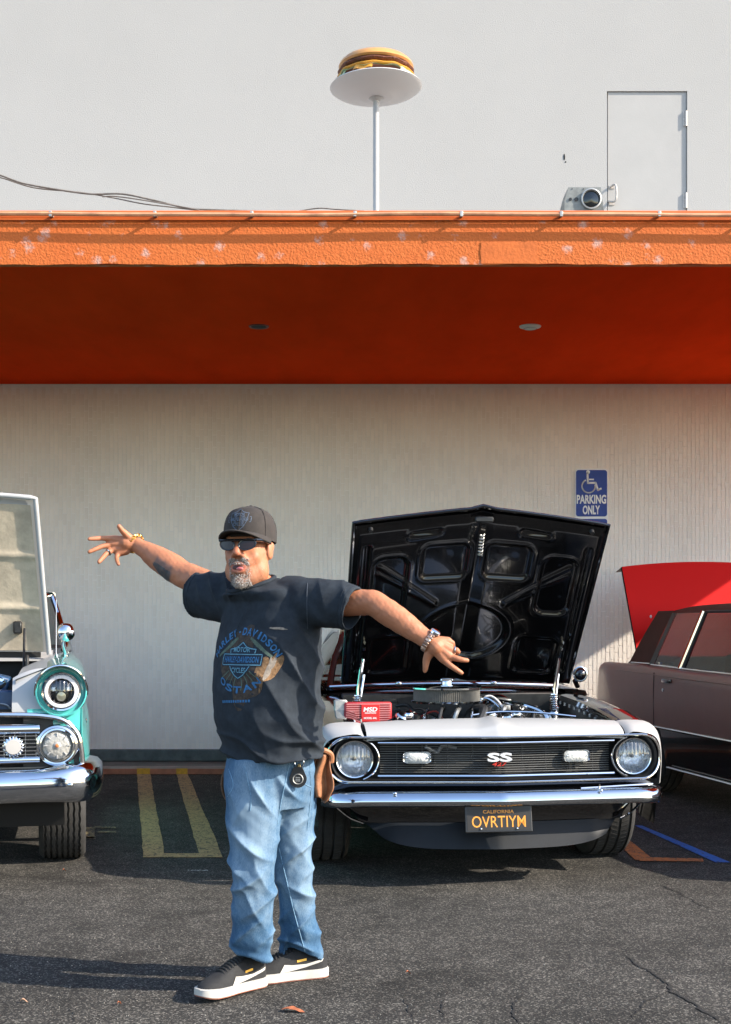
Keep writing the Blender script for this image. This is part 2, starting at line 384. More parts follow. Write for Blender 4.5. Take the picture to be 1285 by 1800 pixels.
# cracks: thin irregular dark fissures with crumbled edges
M_crack = mat('crack_dirt', (.012, .011, .010), 1.0, var=.3, vscale=40)
def crack(pts, wd):
    P = [ground(*p) for p in pts]; Q = []
    for a, b in zip(P, P[1:]):
        n = max(2, int((b-a).length/.018))
        for i in range(n):
            q = a.lerp(b, i/n); Q.append(Vector((q.x+random.gauss(0, .005), q.y+random.gauss(0, .005), .003)))
    Q.append(P[-1]); g = G(); L = []; Rr = []
    for i, q in enumerate(Q):
        t = Q[min(i+1, len(Q)-1)]-Q[max(i-1, 0)]; nrm = Vector((-t.y, t.x, 0)).normalized()
        h = wd*random.uniform(.25, 1)*min(1, (min(i, len(Q)-1-i)+1)/8)
        L.append((q.x+nrm.x*h, q.y+nrm.y*h, .003)); Rr.append((q.x-nrm.x*h, q.y-nrm.y*h, .003))
    n = len(Q); g.add(L+Rr, [(i, i+1, n+i+1, n+i) for i in range(n-1)]); g.obj('crack', M_crack, ground_o, smooth=False)
crack([(1098, 1678), (1130, 1702), (1165, 1722), (1180, 1743), (1215, 1762), (1240, 1780), (1275, 1800)], .009)
crack([(1150, 1552), (1195, 1570), (1230, 1590), (1275, 1606)], .006)
crack([(918, 1748), (903, 1770), (906, 1790), (915, 1802)], .007); crack([(780, 1755), (775, 1775), (788, 1795)], .006)
crack([(1180, 1743), (1140, 1760), (1115, 1782), (1102, 1800)], .005); crack([(708, 1745), (716, 1775), (735, 1800)], .004)
crack([(880, 1753), (903, 1757), (918, 1748)], .004); crack([(120, 1770), (132, 1785), (128, 1800)], .005)
crack([(205, 1533), (208, 1545)], .003); crack([(1195, 1570), (1200, 1588)], .003)
# kerb and walkway along the wall
kerb = G(); kerb.box((-2, KY+.075, KZ/2), (30, .15, KZ), .012)
kerb_o = kerb.obj('kerb', M_conc, kind='structure', smooth=False)
g = G(); g.box((-2, KY-.003, KZ*.42), (30, .010, KZ*.80), .002); g.obj('red_kerb_face', M_redk, kerb_o, smooth=False)
for x0, x1 in ((241, 264), (310, 330)):
    a = at(x0, 1361, KY).x; b = at(x1, 1361, KY).x
    g = G(); g.box(((a+b)/2, KY-.006, KZ*.45), (b-a, .012, KZ*.88), .002); g.obj('yellow_kerb_mark', mat('yellow_kerb_paint', (.62, .33, .03), .7, var=.2, vscale=30), kerb_o, smooth=False)
g = G(); g.box((-2, (KY+.15+WY)/2+.1, KZ/2-.002), (30, WY-KY-.15+.2, KZ-.004), 0)
g.obj('walkway', mat('walkway_concrete', (.16, .165, .15), .9, var=.3, vscale=4, bump=.3, bscale=60), kind='structure', smooth=False)

# ------------------------------------------------ building
XL, XR, ZT = -14.0, 9.0, 8.6
bld = wthing('restaurant_building', 'long white building wall with deep red and orange canopy', 'building', (0, WY, 0))
# upper stucco wall with the hatch opening
DX0, DX1, DZ1 = at(1067, 0, WY).x, at(1208, 0, WY).x, at(0, 160, WY).z
SZ1 = 3.517
g = G(); dz = .15
def slab(x0, x1, z0, z1, y0=WY, y1=WY+.2): g.box(((x0+x1)/2, (y0+y1)/2, (z0+z1)/2), (x1-x0, y1-y0, z1-z0))
slab(XL, DX0, SZ1, ZT); slab(DX1, XR, SZ1, ZT); slab(DX0, DX1, DZ1, ZT); slab(DX0, DX1, SZ1, 4.0)
g.obj('upper_wall', M_stucco, bld, smooth=False)
g = G(); g.box(((XL+XR)/2, WY+.08, ZT+.04), (XR-XL+.1, .4, .08), .01); g.obj('parapet_cap', M_stucco, bld, smooth=False)
g = G(); g.box(((DX0+DX1)/2+.004, WY+.035, (4.0+DZ1)/2), (DX1-DX0-.012, .04, DZ1-4.0-.008), .003); door = g.obj('roof_door', M_doorp, bld, smooth=False)
for zc in (at(0, 208, WY).z, at(0, 352, WY).z):
    g = G(); g.cyl((DX1-.010, WY+.004, zc-.07), (DX1-.010, WY+.004, zc+.07), .011, seg=10); g.box((DX1-.02, WY+.012, zc), (.03, .006, .13)); g.obj('hinge', M_metalw, door)
g = G(); hx = at(1070, 0, WY).x
zt_, zb_ = at(0, 328, WY).z, at(0, 357, WY).z
g.tube(curve([(hx+.02, WY+.01, zt_), (hx+.05, WY-.05, zt_), (hx+.06, WY-.06, (zt_+zb_)/2), (hx+.05, WY-.05, zb_), (hx+.0, WY+.01, zb_+.02)], 6), .010, 8); g.box((hx+.03, WY+.012, zt_), (.05, .008, .03)); g.box((hx+.03, WY+.012, zb_), (.05, .008, .03))
g.obj('door_handle', M_metalw, door)
# small marks on the upper wall
g = G(); c = at(992, 276, WY); g.ell((c.x, WY-.001, c.z), (.008, .004, .03)); g.ell((c.x+.012, WY-.001, c.z-.045), (.006, .003, .008)); g.obj('wall_chip', M_dark, bld)
# lower brick wall
FT = .168
g = G(); g.box(((XL+XR)/2, WY+.1035, (SZ1+KZ)/2), (XR-XL, .2, SZ1-KZ)); wall = g.obj('brick_wall', M_mortar, bld, smooth=False)
g = G(); g.box(((XL+XR)/2, WY-.006, (FT+KZ)/2), (XR-XL, .05, FT-KZ), .008); g.obj('footing', M_foot, bld, smooth=False)
BW, BH = .0392, .1105
bm_ = G(); x, z = (BW-.0055)/2, (BH-.0055)/2
bm_.add([(-x, .012, -z), (x, .012, -z), (x, .012, z), (-x, .012, z), (-x+.0015, 0, -z+.0015), (x-.0015, 0, -z+.0015), (x-.0015, 0, z-.0015), (-x+.0015, 0, z-.0015)],
        [(4, 5, 6, 7), (0, 1, 5, 4), (1, 2, 6, 5), (2, 3, 7, 6), (3, 0, 4, 7)])
cells = []
ncol = int(9.2/BW)
for i in range(ncol):
    xx = -4.6+i*BW; off = (i % 2)*BH*.5+(((i*7) % 5)-2)*.004
    z0 = FT-BH+off % BH
    for k in range(int((SZ1-z0)/BH)+1):
        zc = z0+k*BH+BH/2
        if zc+BH/2 < FT+.01 or zc-BH/2 < KZ+.003 or zc+BH/2 > SZ1-.002: continue
        cells.append((xx, zc))
cc = at(1062, 1120, WY)
cells.sort(key=lambda q: ((q[0]-cc.x)/1.0)**2+((q[1]-cc.z)/1.2)**2)
bmesh0 = None
for x_, z_ in cells[:290]:
    if bmesh0 is None:
        b0 = bm_.obj('brick', M_brick, wall, smooth=False); bmesh0 = b0.data
    else:
        b0 = bpy.data.objects.new('brick', bmesh0); C.objects.link(b0); b0.parent = wall
    b0.location = (x_, WY-random.uniform(.0, .0012), z_); b0.rotation_euler = (random.gauss(0, .003), 0, random.gauss(0, .003))
g = G()
for x_, z_ in cells[290:]:
    g.add(bm_.v, bm_.f, Matrix.Translation((x_, WY-random.uniform(0, .0012), z_)) @ Matrix.Rotation(random.gauss(0, .003), 4, 'X') @ Matrix.Rotation(random.gauss(0, .003), 4, 'Z'))
g.obj('brick_facing', M_brick, wall, smooth=False, kind='stuff')
# canopy
CY, CZ0, CZ1 = 8.006, 3.512, 3.834
CXL, CXR = -14.0, 6.06
g = G()
g.add([(CXL, CY+.02, CZ0+.004), (CXR-.01, CY+.02, CZ0+.004), (CXR-.01, WY, SZ1), (CXL, WY, SZ1), (CXL, CY+.02, CZ1-.01), (CXR-.01, CY+.02, CZ1-.01), (CXR-.01, WY, SZ1+.30), (CXL, WY, SZ1+.30)],
      [(3, 2, 1, 0), (4, 5, 6, 7), (0, 1, 5, 4), (1, 2, 6, 5), (2, 3, 7, 6), (3, 0, 4, 7)])
can = g.obj('canopy', M_soffit, bld, smooth=False)
g = G()
def fas(u, v):
    x = lerp(CXL, CXR, u); z = lerp(CZ0, CZ1-.04, v); 
    return (x, CY+.0008*math.sin(x*3.1), z+(.003*math.sin(x*7)+.002*math.sin(x*23) if v == 0 else 0))
g.grid(fas, 400, 8)
g.add([(CXL, CY, CZ0-.001), (CXR, CY, CZ0-.001), (CXR, CY+.05, CZ0-.002), (CXL, CY+.05, CZ0-.002)], [(3, 2, 1, 0)])
fascia = g.obj('fascia', M_fascia, can)
g = G()   # a smoother repaired patch
a, b = at(845, 440, CY), at(945, 440, CY); g.grid(lambda u, v: (lerp(a.x, b.x, u)+.004*math.sin(v*9)*(1 if u in (0, 1) else 0), CY-.0035, lerp(CZ0+.003, at(0, 425, CY).z, v)), 8, 6)
g.obj('stucco_patch', mat('patched_orange', (.60, .14, .024), .8, var=.12, vscale=9, bump=.3, bscale=50), can)
g = G(); g.box(((CXL+CXR)/2, CY+.02, CZ1-.020), (CXR-CXL, .07, .046), .005); g.obj('drip_edge', M_orange, can)
g = G(); g.box(((CXL+CXR)/2, CY-.017, CZ1-.050), (CXR-CXL, .006, .016), .001); g.obj('drip_flange', M_orange, can)
rail = []
for i in range(120):
    x = lerp(CXL, CXR, i/119); rail.append((x, CY-.060+.003*math.sin(x*1.7), CZ1-.036+.004*math.sin(x*2.3)+.002*math.sin(x*5.1)))
g = G(); g.tube(rail, .013, 8); g.obj('fascia_rail', mat('painted_rail', (.62, .30, .16), .4, var=.3, vscale=9), can)
for px in (-75, 93, 275, 444, 624, 810, 984, 1155, 1320):
    x = at(px, 380, CY).x; g = G(); g.box((x, CY-.034, CZ1-.036), (.020, .064, .010)); g.box((x, CY-.066, CZ1-.034), (.020, .010, .034), .003); g.obj('rail_bracket', M_alum, can)
g = G(); g.add([(CXL, CY+.03, CZ1-.002), (CXR-.02, CY+.03, CZ1-.002), (CXR-.02, WY-.001, SZ1+.308), (CXL, WY-.001, SZ1+.308)], [(0, 1, 2, 3)]); g.obj('roof_deck', mat('roof_gravel', (.30, .29, .28), .9, var=.2, vscale=6, bump=.4, bscale=60), can, smooth=False)
# recessed lights on the sloping soffit
def sof(px):
    d = 9.68; return Vector(((px-642.5)*d/FPX, d, CZ0+(d-CY)*(SZ1-CZ0)/(WY-CY)))
nrm = Vector((0, (SZ1-CZ0), -(WY-CY))).normalized()
for px, lit in ((-20, 0), (455, 0), (932, 1)):
    c = sof(px); g = G()
    if lit: g.lathe([(.0001, .018), (.05, .016), (.062, .010), (.078, .006), (.082, -.004)], c, nrm, 36)
    else: g.lathe([(.058, -.10), (.058, .003), (.07, .006), (.075, .002), (.076, -.004)], c, nrm, 36)
    o = g.obj('ceiling_light', M_lampglint if lit else mat('lamp_rim_red', (.20, .03, .015), .5), can)
    g = G()
    if lit: g.lathe([(.044, .0172), (.046, .0195), (.049, .0165)], c, nrm, 36); g.obj('lamp_ring', mat('lamp_grey', (.42, .42, .40), .5), o)
    else: g.lathe([(.0001, .0015), (.058, .0015)], c, nrm, 36); g.obj('lamp_cavity', M_dark, o)
# ------------------------------------------------ things on the canopy roof
def roofz(d): return CZ1-.01+(d-CY)*(SZ1+.31-CZ1)/(WY-CY)
d = 8.6; c = at(1027, 350, d); t = wthing('floodlight', 'grey metal floodlight box with round lens on the canopy roof', 'floodlight', (c.x, d, roofz(d)))
z0, z1 = roofz(d)-.01, at(0, 329, d).z; wd = .25
g = G(); g.prism([(-wd/2+.0, 0), (wd/2, 0), (wd/2+.006, (z1-z0)*.55), (wd/2-.015, z1-z0), (-wd/2+.02, z1-z0), (-wd/2-.005, (z1-z0)*.75)], Matrix.Translation((c.x, d+.22, z0)) @ Matrix.Rotation(R(90), 4, 'X'), .22)
sp = g.obj('housing', mat('box_grey', (.20, .205, .19), .5, .2, var=.35, vscale=14), t, smooth=False)
zc = at(0, 350, d).z
g = G(); g.lathe([(.064, .0), (.068, -.015), (.060, -.018), (.054, .0)], (c.x+.045, d, zc), (0, 1, 0), 32); g.obj('lens_ring', M_alum, t)
g = G(); g.lathe([(.0001, -.012), (.04, -.008), (.056, -.002)], (c.x+.045, d, zc), (0, 1, 0), 32); g.obj('lens', mat('dark_lens', (.01, .012, .012), .08, coat=.6), t)
for k, (ox, oz) in enumerate(((-.092, -.002), (-.052, -.002))):
    g = G(); g.cyl((c.x+ox, d+.002, zc+oz), (c.x+ox, d-.006, zc+oz), .010+.003*k, seg=14); g.obj('knob', M_blk, t)
for ox in (-.08, -.005, .07):
    g = G(); g.cyl((c.x+ox, d+.001, z1-.012), (c.x+ox, d-.003, z1-.012), .0035, seg=8); g.obj('screw', M_blk, t)
# loose cables above the canopy edge
def cable(pts, d, r, name, label):
    P = curve([at(px, py, d)+Vector((0, 0, 0)) for px, py in pts], 8); g = G(); g.tube(P, r, 7); tag(g.obj(name, M_cable), label, 'cable', 'loose cables above the canopy')
cable([(-40, 300), (0, 308), (40, 322), (100, 333), (160, 341), (215, 341), (270, 352), (330, 366), (380, 369), (470, 372)], 8.2, .006, 'roof_cable', 'thick grey cable sagging onto the canopy edge at the left')
cable([(-40, 308), (0, 312), (60, 330), (140, 338), (200, 348), (250, 358), (300, 364), (350, 370)], 8.22, .004, 'roof_cable', 'lower thin cable of the sagging bundle above canopy')
cable([(180, 346), (200, 345), (240, 350), (300, 360), (350, 369)], 8.17, .004, 'roof_cable', 'short upper strand of the sagging cable bundle above canopy')
cable([(520, 372), (560, 366), (590, 368), (640, 371)], 8.17, .004, 'roof_cable', 'short wire lying along canopy edge near its middle')
g = G(); P = curve([at(px, py, CY-.01) for px, py in ((722, 374), (745, 372), (752, 376), (742, 381), (760, 384), (790, 387))], 6); g.tube(P, .0045, 7); tag(g.obj('hook_cable', M_cable), 'short dark cable end hooked over the orange canopy edge', 'cable')
# ------------------------------------------------ car materials and shared parts
M_cblk = mat('black_car_paint', (.004, .004, .005), .10, coat=1.0, spec=.6)
M_cwht = mat('white_car_paint', (.40, .40, .395), .35, coat=.2, var=.02, vscale=6)
M_bchrome = mat('bumper_chrome', (.56, .60, .66), .09, 1.0, rvar=.05, var=.05, vscale=4)
M_satin = mat('satin_black', (.012, .012, .013), .42, var=.2, vscale=15)
M_grey = mat('dark_satin_grey', (.007, .009, .012), .5, spec=.25, var=.15, vscale=10)
M_rub = mat('tyre_rubber', (.035, .034, .033), .75, var=.25, vscale=25, bump=.2, bscale=150, bdist=.002)
M_rim = mat('dark_rim', (.05, .05, .05), .4, .6)
M_engine = mat('engine_black', (.02, .02, .02), .35, .3, var=.4, vscale=25)
M_cast = mat('cast_alloy', (.35, .35, .34), .4, .8, var=.3, vscale=40)
M_tglass = bpy.data.materials.new('car_glass'); M_tglass.use_nodes = True
def glassy(m, tint, refl=.08, rough=.02):
    n = m.node_tree.nodes; l = m.node_tree.links; out = n['Material Output']; n.remove(n['Principled BSDF'])
    t = n.new('ShaderNodeBsdfTransparent'); t.inputs[0].default_value = (*tint, 1)
    gl = n.new('ShaderNodeBsdfGlossy'); gl.inputs['Roughness'].default_value = rough
    fr = n.new('ShaderNodeFresnel'); fr.inputs[0].default_value = 1.5
    ad = n.new('ShaderNodeMath'); ad.operation = 'ADD'; ad.inputs[1].default_value = refl-.04; l.new(fr.outputs[0], ad.inputs[0])
    mx = n.new('ShaderNodeMixShader'); l.new(ad.outputs[0], mx.inputs[0]); l.new(t.outputs[0], mx.inputs[1]); l.new(gl.outputs[0], mx.inputs[2])
    l.new(mx.outputs[0], out.inputs['Surface']); return m
glassy(M_tglass, (.36, .40, .39), .06)
M_lens = glassy(bpy.data.materials.new('lamp_lens') if False else (lambda m: (setattr(m, 'use_nodes', True), m)[1])(bpy.data.materials.new('lamp_lens')), (.93, .94, .95), .12, .05)
def lens_bump(m):
    n = m.node_tree.nodes; l = m.node_tree.links; tc = n.new('ShaderNodeTexCoord'); wv = n.new('ShaderNodeTexWave'); wv.inputs['Scale'].default_value = 16; wv.bands_direction = 'X'
    l.new(tc.outputs['Object'], wv.inputs[0]); b = n.new('ShaderNodeBump'); b.inputs['Strength'].default_value = .6; b.inputs['Distance'].default_value = .004; l.new(wv.outputs[1], b.inputs['Height'])
    for k in n:
        if k.type == 'BSDF_GLOSSY': l.new(b.outputs[0], k.inputs['Normal'])
lens_bump(M_lens)
M_reflector = mat('lamp_reflector', (.82, .84, .86), .16, 1.0, bump=.8, bscale=55, bdist=.02, stretch=(1.6, 1, .5))

def wheel(parent, c, r, wd, grooves=4, zig=False, rimr=.6, seg=72):
    "tyre (with cut grooves) as part, rim as its child; axle along x"
    c = Vector(c); g = G(); h = wd/2
    prof = [(r*rimr, -h*.80), (r*.80, -h*1.0), (r*.92, -h*1.0), (r*.975, -h*.88)]
    n = grooves; gw = .007; xs = np.linspace(-h*.72, h*.72, n)
    for x in xs:
        prof += [(r*(1-.012*(x/h)**2), x-gw), (r*(1-.012*(x/h)**2)-.010, x-gw*.6), (r*(1-.012*(x/h)**2)-.010, x+gw*.6), (r*(1-.012*(x/h)**2), x+gw)]
    prof += [(r*.975, h*.88), (r*.92, h*1.0), (r*.80, h*1.0), (r*rimr, h*.80)]
    rings = []
    for q, (rr, x) in enumerate(prof):
        ring = []
        for k in range(seg):
            a = 2*math.pi*k/seg; dx = (.0022 if zig and 3 < q < len(prof)-4 else 0)*(1 if k % 2 else -1)
            ring.append((c.x+x+dx, c.y+rr*math.cos(a), c.z+rr*math.sin(a)))
        rings.append(ring)
    g.rings(rings, (False, False)); ty = g.obj('tyre', M_rub, parent, angle=50)
    if not zig:
        gg = G()      # cross sipes: short dark cuts raised as tread blocks edges
        for k in range(seg):
            a = 2*math.pi*(k+.5)/seg
            for i, x in enumerate(xs[:-1]):
                xm = (x+xs[i+1])/2; p = Vector((c.x+xm, c.y+(r-.002)*math.cos(a), c.z+(r-.002)*math.sin(a)))
                gg.box(p, ((xs[1]-xs[0])-.018, .004 if k % 2 else .006, .006), 0, Matrix.Rotation(a+math.pi/2, 4, 'X') @ Matrix.Rotation(.35*(1 if i % 2 else -1), 4, 'Z'))
        gg.obj('tread_sipes', M_rub, ty, kind='stuff')
    for s in (-1, 1):
        g = G(); g.lathe([(.0001, s*h*.35), (r*.12, s*h*.42), (r*.2, s*h*.30), (r*.5, s*h*.28), (r*.58, s*h*.72), (r*.63, s*h*.84)], c, (1, 0, 0), 36); g.obj('rim', M_rim, ty)
    return ty
def hgrid(fn, nu, nv): g = G(); g.grid(fn, nu, nv); return g

# ------------------------------------------------ black and white muscle car (local: x right, y to the rear, z up)
cam_c = at(880, 1100, 6.45)
mc = thing('muscle_car', 'black classic muscle car with white nose band, hood raised, licence plate in front', 'car', (cam_c.x, 6.45, 0), R(6.8))
def yf(x):
    a = abs(x); y = .115*a
    if a > .74: y += 1.6*(a-.74)**2+.6*max(0, a-.82)**1.3
    return y
# white header panel
def header(u, v):
    x = lerp(-.655, .655, u); t = v
    y = lerp(yf(x), .255, t**1.15); z = .750+.016*min(1, t*8)+.062*math.sin(t*math.pi/2)**.8-.018*(x/.66)**2
    z += .020*max(0, 1-abs(x)/(.05+.07*(1-t)))*min(1, t*6)*(1-.35*t)
    return (x, y, z)
hgrid(header, 61, 16).obj('header_panel', M_cwht, mc, angle=60)
g = G(); g.grid(lambda u, v: (lerp(-.655, .655, u), lerp(.255, .275, v), lerp(.822, .78, v)-.018*(lerp(-1, 1, u))**2), 20, 3); g.obj('header_lip', M_cwht, mc)
FE = [(.662, .076, .744), (.70, .08, .765), (.77, .095, .757), (.82, .115, .742), (.853, .14, .712), (.872, .158, .66), (.877, .168, .59), (.872, .175, .49)]
BE = [(.662, .262, .805), (.70, .262, .812), (.77, .262, .812), (.83, .262, .803), (.868, .262, .775), (.888, .262, .71), (.896, .262, .60), (.89, .262, .47)]
def fendz(y): return interp(y, [.27, .6, 1.0, 1.35, 1.5], [.812, .85, .878, .892, .893])
def archz(y):
    d = y-.96
    return .31+math.sqrt(max(0, .365**2-d*d)) if abs(d) < .365 else .27
for s in (-1, 1):
    A = curve(FE, 3); Bc = curve(BE, 3)
    hgrid(lambda u, v: tuple(Vector((s*p.x, p.y, p.z)) for p in [A[round(u*(len(A)-1))].lerp(Bc[round(u*(len(A)-1))], v)+Vector((.010*math.sin(v*math.pi), 0, .010*math.sin(v*math.pi)))])[0], len(A), 8).obj('fender_nose', M_cwht, mc, angle=80)
    def fend(u, v):
        y = lerp(.266, 1.46, u); zt = fendz(y); xo = interp(y, [.27, .6, 1.0, 1.46], [.89, .915, .925, .925]); zb = min(max(.27, archz(y)), zt-.12)
        sec = [(.655, zt-.035), (.662, zt-.006), (.70, zt), (.77, zt), (.83, zt-.010), (xo-.03, zt-.04), (xo-.008, zt-.10), (xo, lerp(zt-.1, zb, .35)), (xo, lerp(zt-.1, zb, .7)), (xo-.015, zb)]
        k = v*(len(sec)-1); i = min(int(k), len(sec)-2); f = k-i
        return (s*lerp(sec[i][0], sec[i+1][0], f), y, lerp(sec[i][1], sec[i+1][1], f))
    hgrid(fend, 60, 19).obj('fender', M_cblk, mc, angle=50)
    # inner fender wall with a rail of bolts
    g = G(); g.grid(lambda u, v: (s*lerp(.655, .50, v**1.3), lerp(.30, 1.36, u), fendz(lerp(.30, 1.36, u))-.035-.28*v**.7), 14, 8); inn = g.obj('inner_fender', M_engine, mc)
    g = G()
    for k in range(9):
        g = G(); g.cyl((s*.635, .42+k*.1, fendz(.42+k*.1)-.05), (s*.635, .42+k*.1, fendz(.42+k*.1)-.032), .008, seg=8); g.obj('fender_bolt', M_cast, inn)
    wheel(mc, (s*.79, .96, .325), .325, .24)
    wheel(mc, (s*.79, 3.70, .325), .325, .26, seg=40)
# engine bay floor, firewall, radiator support
g = G(); g.box((0, .85, .36), (1.12, 1.1, .02)); g.obj('engine_bay_floor', M_satin, mc, smooth=False)
g = G(); g.box((0, 1.40, .62), (1.3, .03, .56), .01); g.obj('firewall', M_engine, mc)
g = G(); g.box((0, .315, .66), (1.30, .05, .28), .01); g.box((0, .345, .79), (1.2, .09, .02), .004); g.obj('radiator_support', M_satin, mc)
# grille opening: recessed shell
def rrect(hw, z0, z1, rad, n=8):
    P = []
    for cx, cz, a0 in ((hw-rad, z1-rad, 0), (-hw+rad, z1-rad, 90), (-hw+rad, z0+rad, 180), (hw-rad, z0+rad, 270)):
        for k in range(n+1):
            a = R(a0+90*k/n); P.append((cx+rad*math.cos(a), cz+rad*math.sin(a)))
    out = []     # densify the straights so that they follow the V of the nose
    for i, p in enumerate(P):
        q = P[(i+1) % len(P)]; m = max(1, int(abs(p[0]-q[0])/.05))
        for k in range(m): out.append((lerp(p[0], q[0], k/m), lerp(p[1], q[1], k/m)))
    return out
ring0 = rrect(.848, .528, .750, .102); ring1 = rrect(.825, .545, .735, .09)
g = G(); g.rings([[(x, yf(x)-.004, z) for x, z in ring0], [(x*.985, yf(x)+.02, lerp(.639, z, .95)) for x, z in ring0], [(x, yf(x)+.10, z) for x, z in ring1]], (False, False)); shell = g.obj('grille_surround', M_satin, mc)
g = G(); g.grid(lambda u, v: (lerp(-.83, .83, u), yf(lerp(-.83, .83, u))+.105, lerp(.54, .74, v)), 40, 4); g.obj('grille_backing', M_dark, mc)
g = G(); g.tube([(x, yf(x)-.010, z) for x, z in ring0], .0065, 8, closed=True); g.obj('chrome_surround_trim', M_chrome, mc)
for z in (.722, .560):
    g = G(); g.tube([(x, yf(x)+.006, z) for x in np.linspace(-.60, .60, 31)], .0055, 8); g.obj('chrome_grille_trim', M_chrome, mc)
M_bar = mat('grille_bar_metal', (.16, .16, .15), .4, .3)
for k in range(13):
    z = .573+k*.0115; g = G(); g.tube([(x, yf(x)+.050, z) for x in np.linspace(-.585, .585, 31)], .0019, 5); g.obj('grille_bar', M_bar, mc)
for x in np.linspace(-.5, .5, 9):
    g = G(); g.box((x, yf(x)+.056, .640), (.003, .008, .15)); g.obj('grille_upright', M_satin, mc)
# hardware seen through the grille: radiator hose, horn, cooler
g = G(); g.box((-.22, .115, .615), (.20, .02, .10), .006); 
for k in range(7): g.box((-.22, .102, .575+k*.013), (.185, .006, .003))
g.obj('oil_cooler', M_engine, mc)
g = G(); g.tube(curve([(-.36, .10, .70), (-.30, .11, .67), (-.27, .11, .70), (-.20, .11, .69)], 5), .009, 8); g.obj('cooler_hose', M_cast, mc)
# headlights
for s in (-1, 1):
    c = Vector((s*.712, yf(.70)+.030, .640))
    g = G(); g.lathe([(.0001, .055), (.03, .05), (.06, .036), (.080, .012), (.089, .0)], c, (0, 1, 0), 40); hl = g.obj('headlight', M_reflector, mc)
    g = G(); g.lathe([(.0001, -.020), (.03, -.0185), (.06, -.012), (.08, -.003), (.088, .003)], c, (0, 1, 0), 40); g.obj('lens', M_lens, hl)
    g = G(); g.ell(c+Vector((0, .03, 0)), (.012, .02, .012)); g.obj('bulb', M_cast, hl)
    g = G(); g.lathe([(.085, .004), (.087, -.008), (.092, -.010), (.096, -.004), (.097, .012)], c, (0, 1, 0), 40); g.obj('chrome_bezel', M_chrome, hl)
    g = G(); g.lathe([(.097, .012), (.106, .004), (.114, -.016), (.118, -.022)], c, (0, 1, 0), 40); g.obj('bezel_dish', M_satin, hl)
    g = G(); g.tube([c+Vector((math.cos(a)*.119, -.022, math.sin(a)*.105)) for a in np.linspace(R(110 if s > 0 else 70), R(250 if s > 0 else -70), 24)], .0045, 7); g.obj('chrome_arc', M_chrome, hl)
    # parking lamps
    c = Vector((s*.405, yf(.405)+.028, .648)); g = G()
    prof = [(math.copysign(abs(math.cos(a))**.35, math.cos(a))*.073, math.copysign(abs(math.sin(a))**.45, math.sin(a))*.031*(1-.10*math.cos(a)**2)) for a in np.linspace(0, 2*math.pi, 48, endpoint=False)]
    Rz = Matrix.Rotation(s*.115, 3, 'Z')
    def pr(k, y): return [c+Rz @ Vector((x*k, y, z*k)) for x, z in prof]
    g.rings([pr(1.0, .03), pr(1.0, -.004), pr(.95, -.010), pr(.88, -.006), pr(.86, .0)], (False, False)); pl = g.obj('parking_lamp', M_chrome, mc)
    g = G(); g.rings([pr(.88, -.001), pr(.6, -.009), pr(.25, -.012)], (False, True)); g.obj('lamp_lens', mat('frosted_lens', (.62, .62, .58), .25, coat=.5, var=.25, vscale=40, bump=.5, bscale=90, bdist=.01), pl)
    for sx in (-1, 1):
        g = G(); g.ell(c+Rz @ Vector((sx*.052, -.010, 0)), (.005, .004, .005), nu=6, nv=8); g.obj('lamp_screw', M_chrome, pl)
# emblem SS 427
g = G(); vs, fs = text_mesh('SS', .125, .044, .035, .10); vs = [(x, y, z*.09) for x, y, z in vs]; g.add(vs, fs, Matrix.Translation((.0, .022, .650)) @ Matrix.Rotation(R(90), 4, 'X')); g.obj('emblem_letters', mat('emblem_silver', (.72, .73, .74), .25, .2), mc, smooth=False)
g = G(); vs, fs = text_mesh('427', .075, .020, .02, .10, .2); vs = [(x, y, z*.05) for x, y, z in vs]; g.add(vs, fs, Matrix.Translation((.0, .024, .616)) @ Matrix.Rotation(R(90), 4, 'X')); g.obj('emblem_number', mat('emblem_red', (.5, .03, .02), .3, coat=.5), mc, smooth=False)
# bumper
def bump_y(x):
    a = abs(x); return yf(min(a, .78))-.075+(2.6*max(0, a-.74)**1.7)+(1.2*max(0, a-.83))
sec = [(.060, .486), (.026, .487), (.006, .482), (-.008, .466), (-.018, .444), (-.016, .428), (.004, .414), (.036, .408), (.070, .414)]
g = G(); g.grid(lambda u, v: (lambda x, q: (x, bump_y(x)+q[0], q[1]+.004*math.cos(x*1.6)-.010*max(0, abs(x)-.7)/.17))(lerp(-.875, .875, u), sec[round(v*8)]), 81, 9); bmp = g.obj('bumper', M_bchrome, mc, angle=70)
for x in (-.53, .50):
    g = G(); g.ell((x, bump_y(x)-.010, .485), (.011, .011, .008), nu=8, nv=10); g.obj('bumper_bolt', M_chrome, bmp)
g = G(); x = .50; g.tube([(x, bump_y(x)+.02, .484), (x, bump_y(x)+.01, .515)], .004, 6); g.tube([(x-.09, bump_y(x)+.03, .492), (x+.30, bump_y(x+.3)+.03, .502)], .004, 6); g.obj('bumper_jack_stay', M_chrome, bmp)
